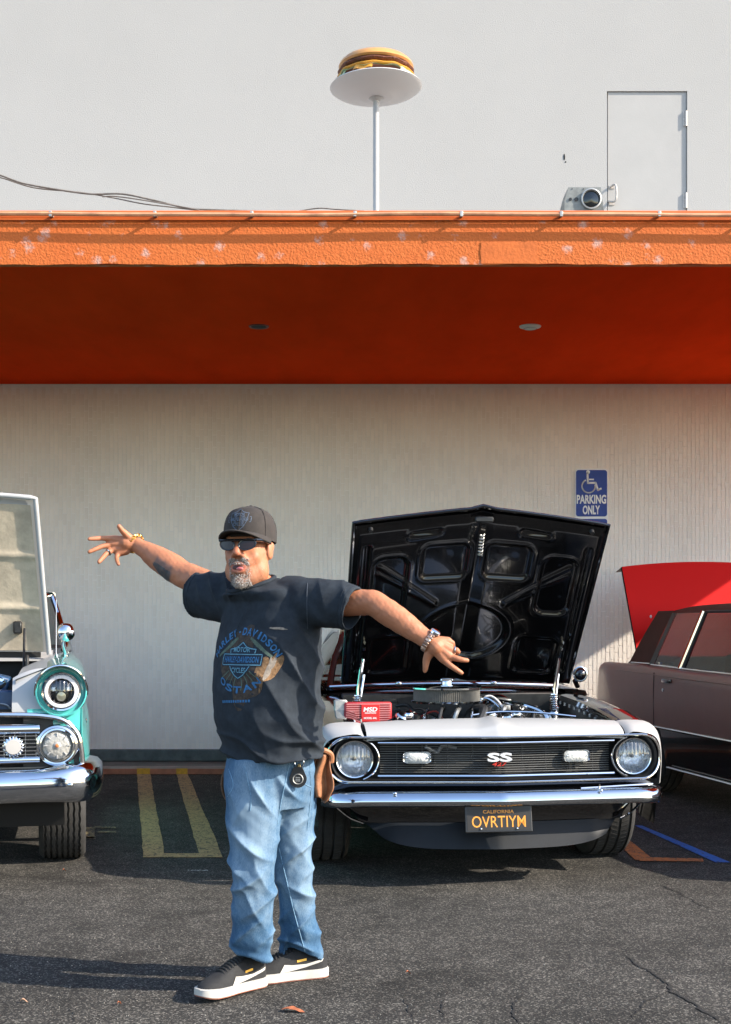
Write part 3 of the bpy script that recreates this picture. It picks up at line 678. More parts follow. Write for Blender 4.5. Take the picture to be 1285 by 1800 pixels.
# panel between grille and bumper, valance, spoiler
hgrid(lambda u, v: (lambda x: (x, yf(x)+lerp(.0, .045, v), lerp(.524, .40, v)))(lerp(-.84, .84, u)), 50, 4).obj('front_valance_upper', M_cblk, mc)
hgrid(lambda u, v: (lambda x: (x, yf(x)+.03+.06*math.sin(v*1.6)+(.9*max(0, abs(x)-.56)**1.5), lerp(.43, .315, v)))(lerp(-.76, .76, u)*lerp(1, .88, v)), 50, 8).obj('front_valance', M_cblk, mc)
def spoil(u, v):
    q = lerp(-1, 1, u); hw = lerp(.67, .57, v**.8); x = q*hw
    return (x, yf(x*.95)+.085-.05*v+(1.0*max(0, abs(x)-.50)**1.5), lerp(.318, .192+.055*abs(q)**5, v))
hgrid(spoil, 60, 10).obj('chin_spoiler', M_grey, mc, angle=80)
for s in (-1, 1):
    g = G(); g.tube(curve([(s*.84, .22, .44), (s*.78, .22, .38), (s*.72, .20, .335), (s*.66, .16, .315)], 6), .006, 6); g.obj('valance_edge', M_chrome, mc)
# licence plate, tucked under the bumper
Mp = Matrix.Translation((-.02, -.040, .353)) @ Matrix.Rotation(R(90-12), 4, 'X')
g = G(); g.box((0, 0, 0), (.335, .128, .012), .004, seg=2); g.v = [tuple(Mp @ Vector(v)) for v in g.v]; pl = g.obj('licence_plate', mat('plate_frame', (.015, .014, .013), .35), mc, smooth=False)
g = G(); g.box((0, 0, .0065), (.315, .108, .002)); g.v = [tuple(Mp @ Vector(v)) for v in g.v]; g.obj('plate_face', mat('plate_black', (.012, .010, .008), .5), pl, smooth=False)
M_gold = mat('plate_gold', (.75, .30, .03), .5)
g = G(); vs, fs = text_mesh('OVRTIYM', .268, .056, .002); g.add(vs, fs, Mp @ Matrix.Translation((0, -.012, .0085))); g.obj('plate_number', M_gold, pl, smooth=False)
g = G(); vs, fs = text_mesh('CALIFORNIA', .155, .017, .02); g.add(vs, fs, Mp @ Matrix.Translation((0, .036, .0085))); g.obj('plate_state', M_gold, pl, smooth=False)
for sx in (-.09, .09):
    g = G(); g.ell(Mp @ Vector((sx, -.047, .009)), (.006,)*3, nu=6, nv=8); g.obj('plate_screw', M_chrome, pl)
# raised hood: frame origin at the hinge line, a axis runs up to its leading edge
HH = Vector((0, 1.27, .965)); HT = Vector((0, .52, 1.845)); hv = (HT-HH); HL = hv.length; ha = hv/HL; hn = Vector((0, -ha.z, ha.y)); hn.normalize()   # hn points to the engine side
if hn.y > 0: hn = -hn
def hoodp(x, t, h): return HH+Vector((x+.02, 0, 0))+ha*(t*HL)+hn*h
def hw_(t): return lerp(.675, .69, t)
def crown(q, t): return -.030*(1-q*q)-.018*max(0, 1-abs(q)/.10)       # crowned skin, centre crease
def lead(q): return .085*(1-abs(q))                                       # V-shaped leading edge
def sdbox(px, py, cx, cy, hx, hy, r):
    ax = abs(px-cx)-hx+r; ay = abs(py-cy)-hy+r
    return math.hypot(max(ax, 0), max(ay, 0))+min(max(ax, ay), 0)-r
def sstep(a, b, x): t = max(0, min(1, (x-a)/(b-a))); return t*t*(3-2*t)
def inner(x, y):
    "stamped inner panel relief at x, y (metres from hinge): height above the skin"
    h = .026
    def pocket(d, dep, w=.022):
        nonlocal h
        h -= dep*(1-sstep(-w, 0, d)); h += .0045*math.exp(-((d-.006)/.009)**2)
    for s in (-1, 1):
        pocket(sdbox(x, y, s*.175+0*(y), .86, .135, .115, .05)+(.10*max(0, s*(x-s*.175)))*0, .022)
        # long strips in the leading edge
        pocket(sdbox(x, y, s*.30, 1.075-.06*abs(x), .085, .018, .015), .016, .012)
        # outer triangular pockets following the diagonal ribs
        d1 = sdbox(x, y, s*.47, .72, .105, .20, .07); d2 = (y-.62)-(abs(x)-.34)*1.1
        pocket(max(d1, -9 if False else d1), .018)
        # diagonal raised ribs
        for off in (0, .05):
            ax, ay, bx, by = s*.20, .58+off*.4, s*.53, .80+off
            L2 = (bx-ax)**2+(by-ay)**2; t = max(0, min(1, ((x-ax)*(bx-ax)+(y-ay)*(by-ay))/L2)); d = math.hypot(x-ax-t*(bx-ax), y-ay-t*(by-ay))
            h += .010*math.exp(-(d/.012)**2)
        # side gutters
        h -= .012*math.exp(-((abs(x)-.605)/.010)**2)*(.1 < y < 1.0)
        pocket(sdbox(x, y, s*.43, .22, .12, .14, .05), .012)
    # big oval over the air cleaner
    e = (math.hypot((x-.0)/.26, (y-.38)/.20)-1)*.20
    pocket(e, .024, .03)
    return h
NU, NV = 150, 120
def hin(u, v):
    q = lerp(-1, 1, u); t = v; x = q*hw_(t)*.985; y = t*HL*.985
    edge = min(1, (1-abs(q))/.035)*min(1, t/.03)*min(1, (1-t)/.04)
    return tuple(hoodp(x, t*.985+lead(q)*t*t/HL*.9, crown(q, t)+(inner(x, y) if edge >= 1 else .012+(inner(x, y)-.012)*edge)))
M_hood = mat('black_hood_underside', (.003, .003, .0035), .16, coat=.4, rvar=.06, spec=.35, var=.2, vscale=14)
hood = hgrid(lambda u, v: tuple(hoodp(lerp(-1, 1, u)*hw_(v), v+lead(lerp(-1, 1, u))*v*v/HL, crown(lerp(-1, 1, u), v)-.006)), 41, 20).obj('hood', M_cblk, mc, angle=60)
hgrid(hin, NU, NV).obj('hood_inner_panel', M_hood, hood, angle=180)
g = G()     # rolled rim around the hood
rim = [hoodp(-hw_(0), 0, crown(-1, 0)+.004)]+[hoodp(-hw_(t), t, .004) for t in np.linspace(.05, 1, 12)]+[hoodp(q*hw_(1), 1+lead(q)/HL, crown(q, 1)+.006) for q in np.linspace(-.95, .95, 39)]+[hoodp(hw_(t), t, .004) for t in np.linspace(1, 0, 13)]
g.tube(rim, .011, 8); g.obj('hood_rim', M_cblk, hood)
g = G(); g.box(hoodp(.0, .985+.05, .02), (.10, .02, .03), .006); g.obj('hood_latch_plate', M_engine, hood)
g = G(); P = [hoodp(.012*math.cos(k*.9), .955-k*.0022, .025+.012*math.sin(k*.9)+k*.0006) for k in range(50)]; g.tube(P, .0032, 6); g.obj('hood_latch_spring', M_cast, hood)
for s in (-1, 1):
    g = G(); g.cyl(hoodp(s*.60, .97, .012), hoodp(s*.60, .97, .034), .014, .011, seg=14); g.obj('rubber_bumper', M_blk, hood)
    # hinges: chrome plate on the hood, twin arms, coil spring, bracket on the fender
    hx = s*.575; hg = G()
    a, b = hoodp(hx, .06, .035), hoodp(hx, .30, .035)
    hg.tube([a, b], .022, 4, flat=.35); hi = hg.obj('hood_hinge', M_chrome, mc)
    g = G(); g.tube([a.lerp(b, .55), Vector((hx-.004, 1.12, .93)), Vector((hx, 1.10, .80))], .011, 8); g.tube([a.lerp(b, .1)+Vector((.016, 0, 0)), Vector((hx+.014, 1.15, .90)), Vector((hx+.016, 1.14, .80))], .008, 8); g.obj('hinge_arm', M_chrome, hi)
    g = G(); P = [Vector((hx-.02+.020*math.cos(k*.8), 1.08+.020*math.sin(k*.8), .76+k*.0016)) for k in range(90)]; g.tube(P, .004, 6); g.obj('hinge_spring', M_chrome, hi)
    g = G(); g.box((hx, 1.13, .80), (.03, .12, .07), .008); g.obj('hinge_bracket', M_chrome, hi)
    for q in (.2, .85):
        g = G(); p = a.lerp(b, q); g.cyl(p, p+hn*.016, .010, seg=10); g.obj('hinge_bolt', M_chrome, hi)
# engine
g = G(); g.box((0, .86, .60), (.46, .58, .26), .05, seg=2); eng = g.obj('engine_block', M_engine, mc)
for s in (-1, 1):
    g = G(); g.box((s*.22, .86, .745), (.15, .56, .07), .025, Matrix.Rotation(s*.35, 4, 'Y'), 3); g.obj('valve_cover', M_chrome if s > 0 else M_cblk, eng)
    # breather caps with fins
    bx = -.46+.0 if s < 0 else .105
    c = Vector((-.415 if s < 0 else .155, .52, .815)); g = G(); ax = Vector((.45*s*-1*.6, -.45, .75)).normalized()
    g.lathe([(.034, -.035), (.034, .0)], c, ax, 26, (True, True)); g.lathe([(.0001, .026), (.030, .024), (.038, .016), (.038, .0)], c, ax, 26)
    for k in range(26):
        a_ = 2*math.pi*k/26; x_ = ax.orthogonal().normalized(); y_ = ax.cross(x_); p = c+(x_*math.cos(a_)+y_*math.sin(a_))*.035-ax*.018; g.cyl(p-ax*.015, p+ax*.015, .0028, seg=4)
    g.obj('breather_cap', M_chrome, eng)
ac = Vector((-.135, .74, 0)); zb = .880
g = G(); g.lathe([(.0001, .0), (.19, .0), (.196, .006), (.190, .012), (.16, .014)], ac+Vector((0, 0, zb)), (0, 0, 1), 64); aco = g.obj('air_cleaner', M_chrome, mc)
g = G(); rings = []
for z in (0, .066):
    rings.append([ac+Vector(((.178+(.004 if k % 2 else -.004))*math.cos(math.pi*k/110), (.178+(.004 if k % 2 else -.004))*math.sin(math.pi*k/110), zb+.012+z)) for k in range(220)])
g.rings(rings, (False, False)); g.obj('pleated_filter', mat('filter_paper', (.16, .15, .13), .7, var=.2, vscale=30), aco, angle=20)
g = G(); g.lathe([(.192, -.004), (.192, .004), (.17, .010), (.10, .018), (.03, .020), (.028, .034), (.018, .036), (.0001, .036)], ac+Vector((0, 0, zb+.080)), (0, 0, 1), 64); g.obj('air_cleaner_lid', M_chrome, aco)
g = G(); g.box(ac+Vector((0, 0, zb+.124)), (.07, .03, .022), .006); g.obj('wing_nut', M_chrome, aco)
# ignition box
bx = Vector((-.585, .62, .835)); 
g = G(); g.box(bx, (.255, .05, .115), .008); ib = g.obj('ignition_box', mat('ignition_red', (.42, .03, .035), .4, var=.15, vscale=12), mc)
M_fin = mat('fin_pink', (.55, .20, .20), .4)
for k in range(9):
    z = bx.z-.048+k*.012; g = G(); g.box((bx.x, bx.y-.027, z), (.235, .010, .005)); g.obj('cooling_fin', M_fin, ib, smooth=False)
g = G(); g.box((bx.x+.01, bx.y-.031, bx.z), (.098, .012, .092), .002); g.obj('ignition_badge', mat('badge_red', (.55, .02, .02), .4), ib, smooth=False)
M_bw = mat('badge_white', (.75, .73, .72), .5)
for tx, wd_, hh, oz in (('MSD', .075, .024, .020), ('IGNITION', .06, .008, .001), ('MODEL 6AL', .07, .011, -.026)):
    g = G(); vs, fs = text_mesh(tx, wd_, hh, .03, 0, .15 if tx == 'MSD' else 0); g.add(vs, fs, face_cam((bx.x+.01, bx.y-.0378, bx.z+oz))); g.obj('badge_lettering', M_bw, ib, smooth=False)
g = G(); g.box((bx.x-.145, bx.y+.01, bx.z+.015), (.07, .04, .11), .006); g.obj('ignition_bracket', M_alum, ib)
# brake booster, hoses, wires, battery
g = G(); g.lathe([(.0001, -.06), (.05, -.055), (.085, -.03), (.098, .0), (.09, .03)], (.26, 1.25, .80), (0, 1, 0), 32); g.obj('brake_booster', M_cblk, mc)
g = G(); g.box((.26, 1.12, .83), (.075, .14, .07), .012, seg=2); g.box((.26, 1.12, .872), (.08, .145, .014), .005); g.obj('master_cylinder', M_cast, mc)
g = G(); g.box((.46, .52, .70), (.18, .22, .20), .012); g.obj('battery', M_blk, mc)
g = G(); g.cyl((.32, .50, .72), (.32, .60, .72), .075, seg=28); g.cyl((.32, .48, .72), (.32, .5, .72), .055, seg=28); g.obj('alternator', M_cast, mc)
def hose(pts, r, m, name='hose'): g = G(); g.tube(curve(pts, 8), r, 9); return g.obj(name, m, mc)
hose([(-.02, .42, .79), (.02, .50, .86), (-.02, .60, .84), (-.05, .62, .78)], .024, M_blk, 'radiator_hose')
hose([(.03, .74, .90), (.09, .72, .90), (.14, .68, .86), (.17, .60, .80)], .010, M_chrome, 'braided_hose')
hose([(.05, .80, .88), (.12, .80, .91), (.17, .74, .86), (.16, .62, .78)], .007, M_bw, 'hose')
hose([(.16, 1.1, .80), (.15, .9, .87), (.26, .62, .87), (.36, .5, .82), (.34, .45, .72)], .014, M_chrome, 'chrome_hose')
hose([(-.60, .62, .77), (-.52, .50, .79), (-.42, .44, .80), (-.28, .42, .79), (-.1, .40, .79)], .006, M_bw, 'wire')
hose([(-.42, .95, .84), (-.34, .86, .86), (-.31, .78, .83), (-.25, .72, .78)], .009, M_blk, 'wire')
rs = np.random.RandomState(5)
for k in range(8):
    x0 = -.30+k*.085; hose([(x0, .50+.02*(k % 3), .80), (x0+.02, .56, .845+.012*(k % 2)), (x0+.05, .66, .85), (x0+.03, .74, .80)], .007+.003*(k % 3), [M_chrome, M_blk, M_cast][k % 3], 'coolant_line')
for x0 in (-.38, .06, .20, .40):
    g = G(); g.lathe([(.0001, .03), (.02, .03), (.026, .022), (.026, .0), (.02, -.04)], (x0, .50, .815), (0, -.2, 1), 20); g.obj('filler_cap', [M_chrome, M_cast][int(x0*100) % 2], mc)
g = G(); g.tube(curve([(-.05, .44, .83), (.10, .46, .845), (.30, .44, .84), (.50, .42, .82)], 6), .006, 7); g.obj('brake_line', M_chrome, mc)
g = G(); g.box((-.42, .95, .83), (.10, .08, .09), .01); g.box((-.42, .95, .88), (.08, .06, .02), .004); g.obj('relay_box', M_engine, mc)
for k in range(16):
    s = 1 if k % 2 else -1; x0 = s*rs.uniform(.16, .30); y0 = rs.uniform(.55, 1.1)
    hose([(x0, y0, .79), (x0+s*rs.uniform(.03, .1), y0+rs.uniform(-.05, .05), .80+rs.uniform(.0, .05)), (x0+s*rs.uniform(.1, .25), y0+rs.uniform(-.1, .15), .78), (x0+s*.25, y0+.2, .66)], .005, [M_blk, M_rub, mat('wire_red', (.3, .03, .02), .5), M_cast][k % 4], 'spark_wire')
for k in range(14):
    c = (rs.uniform(-.5, .5), rs.uniform(.45, 1.25), rs.uniform(.66, .80)); g = G()
    if k % 2: g.cyl(c, (c[0], c[1], c[2]+.05), rs.uniform(.012, .03), seg=12)
    else: g.box(c, (rs.uniform(.04, .1), rs.uniform(.04, .1), rs.uniform(.03, .06)), .008)
    g.obj('engine_fitting', [M_cast, M_engine, M_chrome, M_blk][k % 4], mc)
# cowl, windscreen, wipers, roof and rear body
hgrid(lambda u, v: (lambda q: (q*.72, lerp(1.37, 1.52, v)+.06*q*q, lerp(.905, .935, v)-.02*q*q))(lerp(-1, 1, u)), 30, 5).obj('cowl', M_cblk, mc)
g = G(); g.tube([(q*.70, 1.50+.09*q*q, .950-.02*q*q) for q in np.linspace(-1, 1, 25)], .010, 8); g.obj('windscreen_trim', M_chrome, mc)
for s, x0 in ((-1, -.30), (1, .28)):
    g = G(); g.tube([(x0, 1.44, .955), (x0-.02, 1.45, .975), (x0-.34, 1.54, .985)], .006, 6); g.ell((x0, 1.43, .955), (.020, .02, .016), nu=8, nv=10); g.obj('wiper_arm', M_chrome, mc)
GH = [(1.52, .945, .70), (1.75, 1.10, .655), (2.02, 1.26, .58), (2.25, 1.305, .555), (2.8, 1.305, .55), (3.1, 1.26, .56), (3.6, 1.02, .64)]
def ghx(y): return interp(y, [p[0] for p in GH], [p[2] for p in GH])
def ghz(y): return interp(y, [p[0] for p in GH], [p[1] for p in GH])
def gh(y0, y1):
    return lambda u, v: (lambda q, y: (q*ghx(y), y+(.09*q*q if y < 1.9 else 0), ghz(y)-.03*q*q))(lerp(-1, 1, u), lerp(y0, y1, v))
hgrid(gh(1.52, 2.02), 20, 8).obj('windscreen', M_tglass, mc); hgrid(gh(2.02, 3.1), 20, 12).obj('roof', M_cblk, mc); hgrid(gh(3.1, 3.6), 20, 6).obj('rear_window', M_tglass, mc)
for s in (-1, 1):
    hgrid(lambda u, v: (lambda y: (s*lerp(ghx(y), .80, v), y+(.09 if y < 1.9 else 0)*(1-v), lerp(ghz(y)-.03, .925, v)))(lerp(1.60, 3.55, u)), 26, 5).obj('side_window', M_tglass, mc)
    g = G(); g.tube([(s*ghx(y), y+(.09 if y < 1.9 else .0), ghz(y)-.03) for y in np.linspace(1.52, 3.6, 16)], .022, 8); g.obj('roof_pillar', M_cblk, mc)
def rearb(u, v):
    y = lerp(1.465, 4.66, u); e = .10*sstep(4.2, 4.66, y); zt = interp(y, [1.465, 3.0, 3.6, 4.66], [.915, .93, .96, .86])
    d = y-3.70; zb = .31+math.sqrt(max(0, .36**2-d*d)) if abs(d) < .36 else .26
    sec = [(-.90+e, zb), (-.925+e, lerp(zb, zt, .4)), (-.92+e, lerp(zb, zt, .75)), (-.86+e, zt-.01), (-.78+e, zt), (0, zt+.01), (.78-e, zt), (.86-e, zt-.01), (.92-e, lerp(zb, zt, .75)), (.925-e, lerp(zb, zt, .4)), (.90-e, zb)]
    q = sec[round(v*10)]; return (q[0], y, q[1])
hgrid(rearb, 50, 11).obj('rear_body', M_cblk, mc, angle=30)
g = G(); g.box((0, 4.66, .58), (1.62, .03, .52), .01); g.obj('tail_panel', M_cblk, mc)
# door mirror (right)
for s in (1,):
    c = Vector((s*.86, 1.60, 1.00)); g = G(); g.ell(c, (.042, .06, .045)); g.tube([c+Vector((-.03, .0, -.04)), (s*.86, 1.64, .92)], .015, 8); mi = g.obj('door_mirror', M_cblk, mc)
    g = G(); g.tube([c+Vector((math.cos(a)*.041, -.02, math.sin(a)*.044)) for a in np.linspace(0, 2*math.pi, 24, endpoint=False)], .006, 6, closed=True); g.obj('mirror_rim', M_chrome, mi)
# ------------------------------------------------ turquoise and white fifties sedan at the left (local frame as above)
M_turq = mat('turquoise_car_paint', (.09, .50, .47), .18, coat=1.0, var=.03, vscale=5)
M_hinn = mat('hood_inner_tan', (.44, .37, .27), .7, var=.25, vscale=6, bump=.2, bscale=40)
M_bluee = mat('engine_blue', (.02, .07, .16), .35, var=.3, vscale=8, coat=.4)
fo = thing('fifties_sedan', 'turquoise and white fifties sedan with raised white hood and chrome bumper', 'car', (-2.273, 6.306, 0), R(12.5))
def fyf(x): return .10*(abs(x)/.9)**2
for s in (-1, 1):
    # fender: barrel around the headlight running back, then flank
    hc = Vector((s*.785, .10, .972))
    def barrel(u, v):
        y = lerp(.085, 1.9, u); a = lerp(R(-150), R(210), v); r = .128-.004*math.exp(-u*30); hz = lerp(.972, .99, min(1, u*3))
        x = hc.x+s*(r*math.cos(a))*(1 if s*math.cos(a) > 0 or True else 1); z = hz+r*math.sin(a)*1.08
        if math.cos(a) < 0: x = hc.x+s*math.cos(a)*r*lerp(1.0, 1.25, min(1, u*2))
        return (x, y+(.05*(1-u)**12)*(-math.sin(a)), z)
    hgrid(barrel, 24, 40).obj('fender_barrel', M_turq, fo, angle=80)
    # white inner fender face beside the headlight (catwalk)
    hgrid(lambda u, v: (s*lerp(.545, .70, u), lerp(.10, .085, u)+.10*v*v, lerp(.855, 1.085-.05*(1-u)**2, v)), 10, 14).obj('white_catwalk', M_cwht, fo)
    hgrid(lambda u, v: (s*lerp(.56, .74, u), lerp(.16, 1.75, v), lerp(1.03, 1.10, u)+.03*min(1, v*2)), 6, 16).obj('white_fender_top', M_cwht, fo)
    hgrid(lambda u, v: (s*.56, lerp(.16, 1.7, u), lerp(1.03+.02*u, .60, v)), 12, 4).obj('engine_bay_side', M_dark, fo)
    # flank below the barrel
    def flank(u, v):
        y = lerp(.10, 4.9, u); dd = y-.90; zb = .33+math.sqrt(max(0, .40**2-dd*dd)) if abs(dd) < .40 else .30
        dd = y-3.85; zb = max(zb, .33+math.sqrt(max(0, .38**2-dd*dd)) if abs(dd) < .38 else .30)
        if y < .5: zb = max(zb, .50)
        zt = .95; z = lerp(zt, zb, v); xo = .885+.045*math.sin(min(1, u*14)*math.pi/2)*math.sin(min(1, v*1.2)*math.pi/2)
        return (s*xo, y, z)
    hgrid(flank, 90, 10).obj('flank', M_turq, fo, angle=50)
    hgrid(lambda u, v: (s*lerp(.62, .888, u), .075+.03*u*u+.004*math.sin(v*3), lerp(.885, .50, v) if u > .5 else lerp(.885, .86, v)), 12, 10).obj('nose_panel', M_turq, fo, angle=60)
    # headlight
    g = G(); g.lathe([(.0001, .05), (.04, .045), (.07, .02), (.076, .0)], (hc.x, .06, hc.z), (0, 1, 0), 40); hl = g.obj('headlight', mat('headlight_inner', (.03, .035, .04), .15, .6, var=.4, vscale=20), fo)
    g = G(); g.lathe([(.0001, -.03), (.02, -.028), (.032, -.012), (.034, .01)], (hc.x, .06, hc.z-.022), (0, 1, 0), 28); g.obj('projector_lens', mat('projector', (.20, .20, .15), .05, .3, coat=1), hl)
    for sx in (-.036, .036):
        g = G(); g.box((hc.x+sx, .07, hc.z+.012), (.024, .02, .026), .004); g.obj('lamp_reflector', M_reflector, hl)
    g = G(); g.lathe([(.0001, -.022), (.035, -.019), (.062, -.010), (.074, .0)], (hc.x, .055, hc.z), (0, 1, 0), 40); g.obj('lens', M_lens, hl)
    g = G(); g.lathe([(.064, -.012), (.066, -.019), (.080, -.018), (.084, -.008), (.086, .01)], (hc.x, .058, hc.z), (0, 1, 0), 40); g.obj('white_halo_ring', mat('halo_white', (.70, .68, .70), .35), hl)
    g = G(); g.lathe([(.086, .012), (.088, -.006), (.096, -.008), (.100, .01)], (hc.x, .062, hc.z), (0, 1, 0), 44); g.obj('chrome_bezel', M_chrome, hl)
    g = G(); g.lathe([(.098, .012), (.114, .016), (.120, -.006), (.126, -.004), (.130, .03)], (hc.x, .062, hc.z), (0, 1, 0), 44); g.obj('painted_bezel', M_turq, hl)
    # hooded visor over the lamp
    def visor(u, v):
        a = lerp(R(-8), R(188), u); k = math.sin(max(0, min(math.pi, (a+.14)*.93)))
        return (hc.x+s*math.cos(a)*(.130-.003*v), .075-.085*k*v, hc.z+math.sin(a)*(.136-.004*v))
    hgrid(visor, 30, 6).obj('headlight_visor', M_turq, fo, angle=80)
    g = G(); g.tube([visor(u, 1) for u in np.linspace(0, 1, 30)], .006, 7); g.obj('visor_trim', M_chrome, fo)
    g = G(); g.box((hc.x+.01, .068, hc.z-.148), (.055, .016, .014), .004); g.obj('lamp_catch', M_chrome, fo)
    # parking lamp
    pc = Vector((s*.765, .065, .703)); g = G(); g.lathe([(.105, .06), (.107, .0), (.100, -.022), (.090, -.026), (.086, -.016), (.078, -.018), (.074, -.006), (.070, .0)], pc, (0, 1, 0), 48); pl = g.obj('parking_lamp', M_chrome, fo)
    g = G(); g.lathe([(.0001, -.026), (.014, -.024), (.02, -.018), (.05, -.018), (.066, -.008), (.072, .0)], pc, (0, 1, 0), 48); g.obj('lamp_lens', mat('clear_ribbed_lens', (.36, .35, .32), .22, coat=.5, var=.2, vscale=30, bump=.5, bscale=70, bdist=.01), pl)
    g = G(); g.ell(pc+Vector((0, -.024, 0)), (.010, .004, .010)); g.obj('amber_bulb', mat('amber_bulb', (.55, .18, .06), .3), pl)
    for k in range(8):
        a = k*math.pi/4; g = G(); g.box(pc+Vector((math.cos(a)*.056, -.018, math.sin(a)*.056)), (.020, .008, .004), .001, Matrix.Rotation(-a, 4, 'Y')); g.obj('lens_rib', M_cwht, pl)
    # brow moulding over grille curling down beside the lamp
    g = G(); g.tube(curve([(s*.30, .045, .862), (s*.56, .05, .858), (s*.70, .06, .850), (s*.80, .065, .825), (s*.862, .075, .76), (s*.882, .08, .68), (s*.888, .085, .60)], 8), .014, 8); g.obj('brow_moulding', M_chrome, fo)
    hgrid(lambda u, v: (s*lerp(.60, .875, u), .10, lerp(.855-.14*max(0, u-.55)**1.5*2, .585, v)), 12, 8).obj('lamp_backing', M_satin, fo)
    g = G(); g.box((s*.905, .42, .80), (.016, .08, .03), .006); g.obj('side_trim', M_chrome, fo)
    wheel(fo, (s*.785, .90, .345), .345, .25, 7, True)
    wheel(fo, (s*.745, 3.85, .34), .34, .20, 6, True, seg=40)
    # mirror on the fender
    b = Vector((s*.80, 1.18, 1.11)); c = Vector((s*.80, 1.16, 1.262)); g = G()
    g.lathe([(.0001, .045), (.03, .04), (.050, .02), (.055, .0), (.050, -.012), (.0001, -.014)], c, Vector((.35*s, -.9, .1)), 30); mi = g.obj('fender_mirror', M_chrome, fo)
    g = G(); g.tube(curve([b, b+Vector((0, 0, .03)), c+Vector((-.015*s, 0, -.06)), c], 6), [.020]*3+[.014]*16, 10); g.obj('mirror_stalk', M_chrome, mi)
# grille bars
for z, r in ((.787, .026), (.634, .018)):
    g = G(); g.tube([(x, .05+.03*x*x, z) for x in np.linspace(-.68, .68, 31)], r, 10); g.obj('grille_main_bar', M_chrome, fo)
for k in range(6):
    z = .660+k*.0185; g = G(); g.box((0, .065, z), (1.34, .006, .005)); g.obj('grille_bar', M_chrome, fo)
for k in range(27):
    x = -.663+k*.051; g = G(); g.box((x, .068, .71), (.004, .005, .115)); g.obj('grille_upright', M_chrome, fo)
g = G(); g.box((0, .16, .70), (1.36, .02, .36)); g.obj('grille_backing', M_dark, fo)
# scalloped round badge on the grille
bc = Vector((.555, .035, .702)); g = G(); g.rings([[bc+Vector((math.cos(math.pi*k/36)*(.052 if (k//2) % 2 else .045)*f, y, math.sin(math.pi*k/36)*(.052 if (k//2) % 2 else .045)*f)) for k in range(72)] for f, y in ((1, .006), (1, -.002), (.8, -.008))]); bd = g.obj('grille_badge', M_chrome, fo)
g = G(); g.lathe([(.0001, -.0105), (.036, -.010), (.038, -.006)], bc, (0, 1, 0), 36); g.obj('badge_face', mat('badge_enamel', (.48, .46, .43), .35, coat=.5), bd)
# bumper
fs_ = [(.07, .575), (.02, .582), (-.03, .572), (-.055, .545), (-.062, .505), (-.052, .455), (-.03, .425), (.02, .412), (.06, .418)]
def fby(x):
    a = abs(x); return -.03+.06*(a/.9)**2+3.2*max(0, a-.80)**1.8+1.0*max(0, a-.90)
half = curve([(0, -.03, 0), (.25, -.026, 0), (.50, -.010, 0), (.72, .016, 0), (.84, .045, 0), (.895, .095, 0), (.922, .17, 0), (.934, .28, 0), (.938, .42, 0)], 6)
plan = [Vector((-p.x, p.y, 0)) for p in reversed(half[1:])]+half
def fbumper(u, v):
    i = round(u*(len(plan)-1)); p = plan[i]; t = (plan[min(i+1, len(plan)-1)]-plan[max(i-1, 0)]).normalized(); n_ = Vector((-t.y, t.x, 0)); q = fs_[round(v*8)]
    up_ = .030*sstep(.62, .95, abs(p.x)); zz = q[1]+.012*math.sin(min(1, abs(p.x)/.95)*2.6)+up_*(1 if round(v*8) < 4 else -.3)
    p = p+n_*q[0]; return (p.x, p.y, zz)
g = G(); g.grid(fbumper, len(plan), 9); fbm = g.obj('bumper', M_bchrome, fo, angle=70)
for s in (-1, 1):
    g = G(); g.ell((s*.83, fby(.83)-.058, .515), (.014, .009, .010), nu=8, nv=10); g.obj('bumper_bolt', M_chrome, fbm)
hgrid(lambda u, v: (lerp(-.86, .86, u), .04+.05*v, lerp(.60, .56, v)), 10, 3).obj('bumper_filler', M_cwht, fo)
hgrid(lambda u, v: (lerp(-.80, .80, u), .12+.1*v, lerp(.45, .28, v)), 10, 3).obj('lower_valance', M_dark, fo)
# engine bay
g = G(); g.box((0, .30, .86), (1.1, .06, .22), .01); g.obj('radiator', M_bluee, fo)
g = G(); g.box((0, .30, .985), (.9, .10, .05), .012); g.obj('radiator_tank', M_engine, fo)
g = G(); g.box((0, .9, .75), (.55, .7, .35), .05); g.obj('engine_block', M_bluee, fo)
g = G(); g.box((.42, .62, .96), (.16, .22, .17), .01, Matrix.Rotation(.25, 4, 'Y')); g.obj('battery', M_bluee, fo)
g = G(); g.lathe([(.055, -.012), (.062, .0), (.055, .012)], (.44, .42, 1.0), (0, -.5, 1), 24); g.obj('radiator_hose_clamp', M_chrome, fo)
g = G(); g.tube(curve([(.35, .28, .90), (.50, .25, .90), (.54, .24, .86)], 6), .006, 6); g.obj('bay_wire', M_cast, fo)
g = G(); g.box((0, 1.50, .85), (1.3, .04, .62)); g.obj('firewall', M_dark, fo)
hgrid(lambda u, v: (lerp(-.72, .72, u), lerp(1.40, 1.66, v), lerp(1.09, 1.15, v)), 12, 4).obj('cowl', M_cwht, fo)
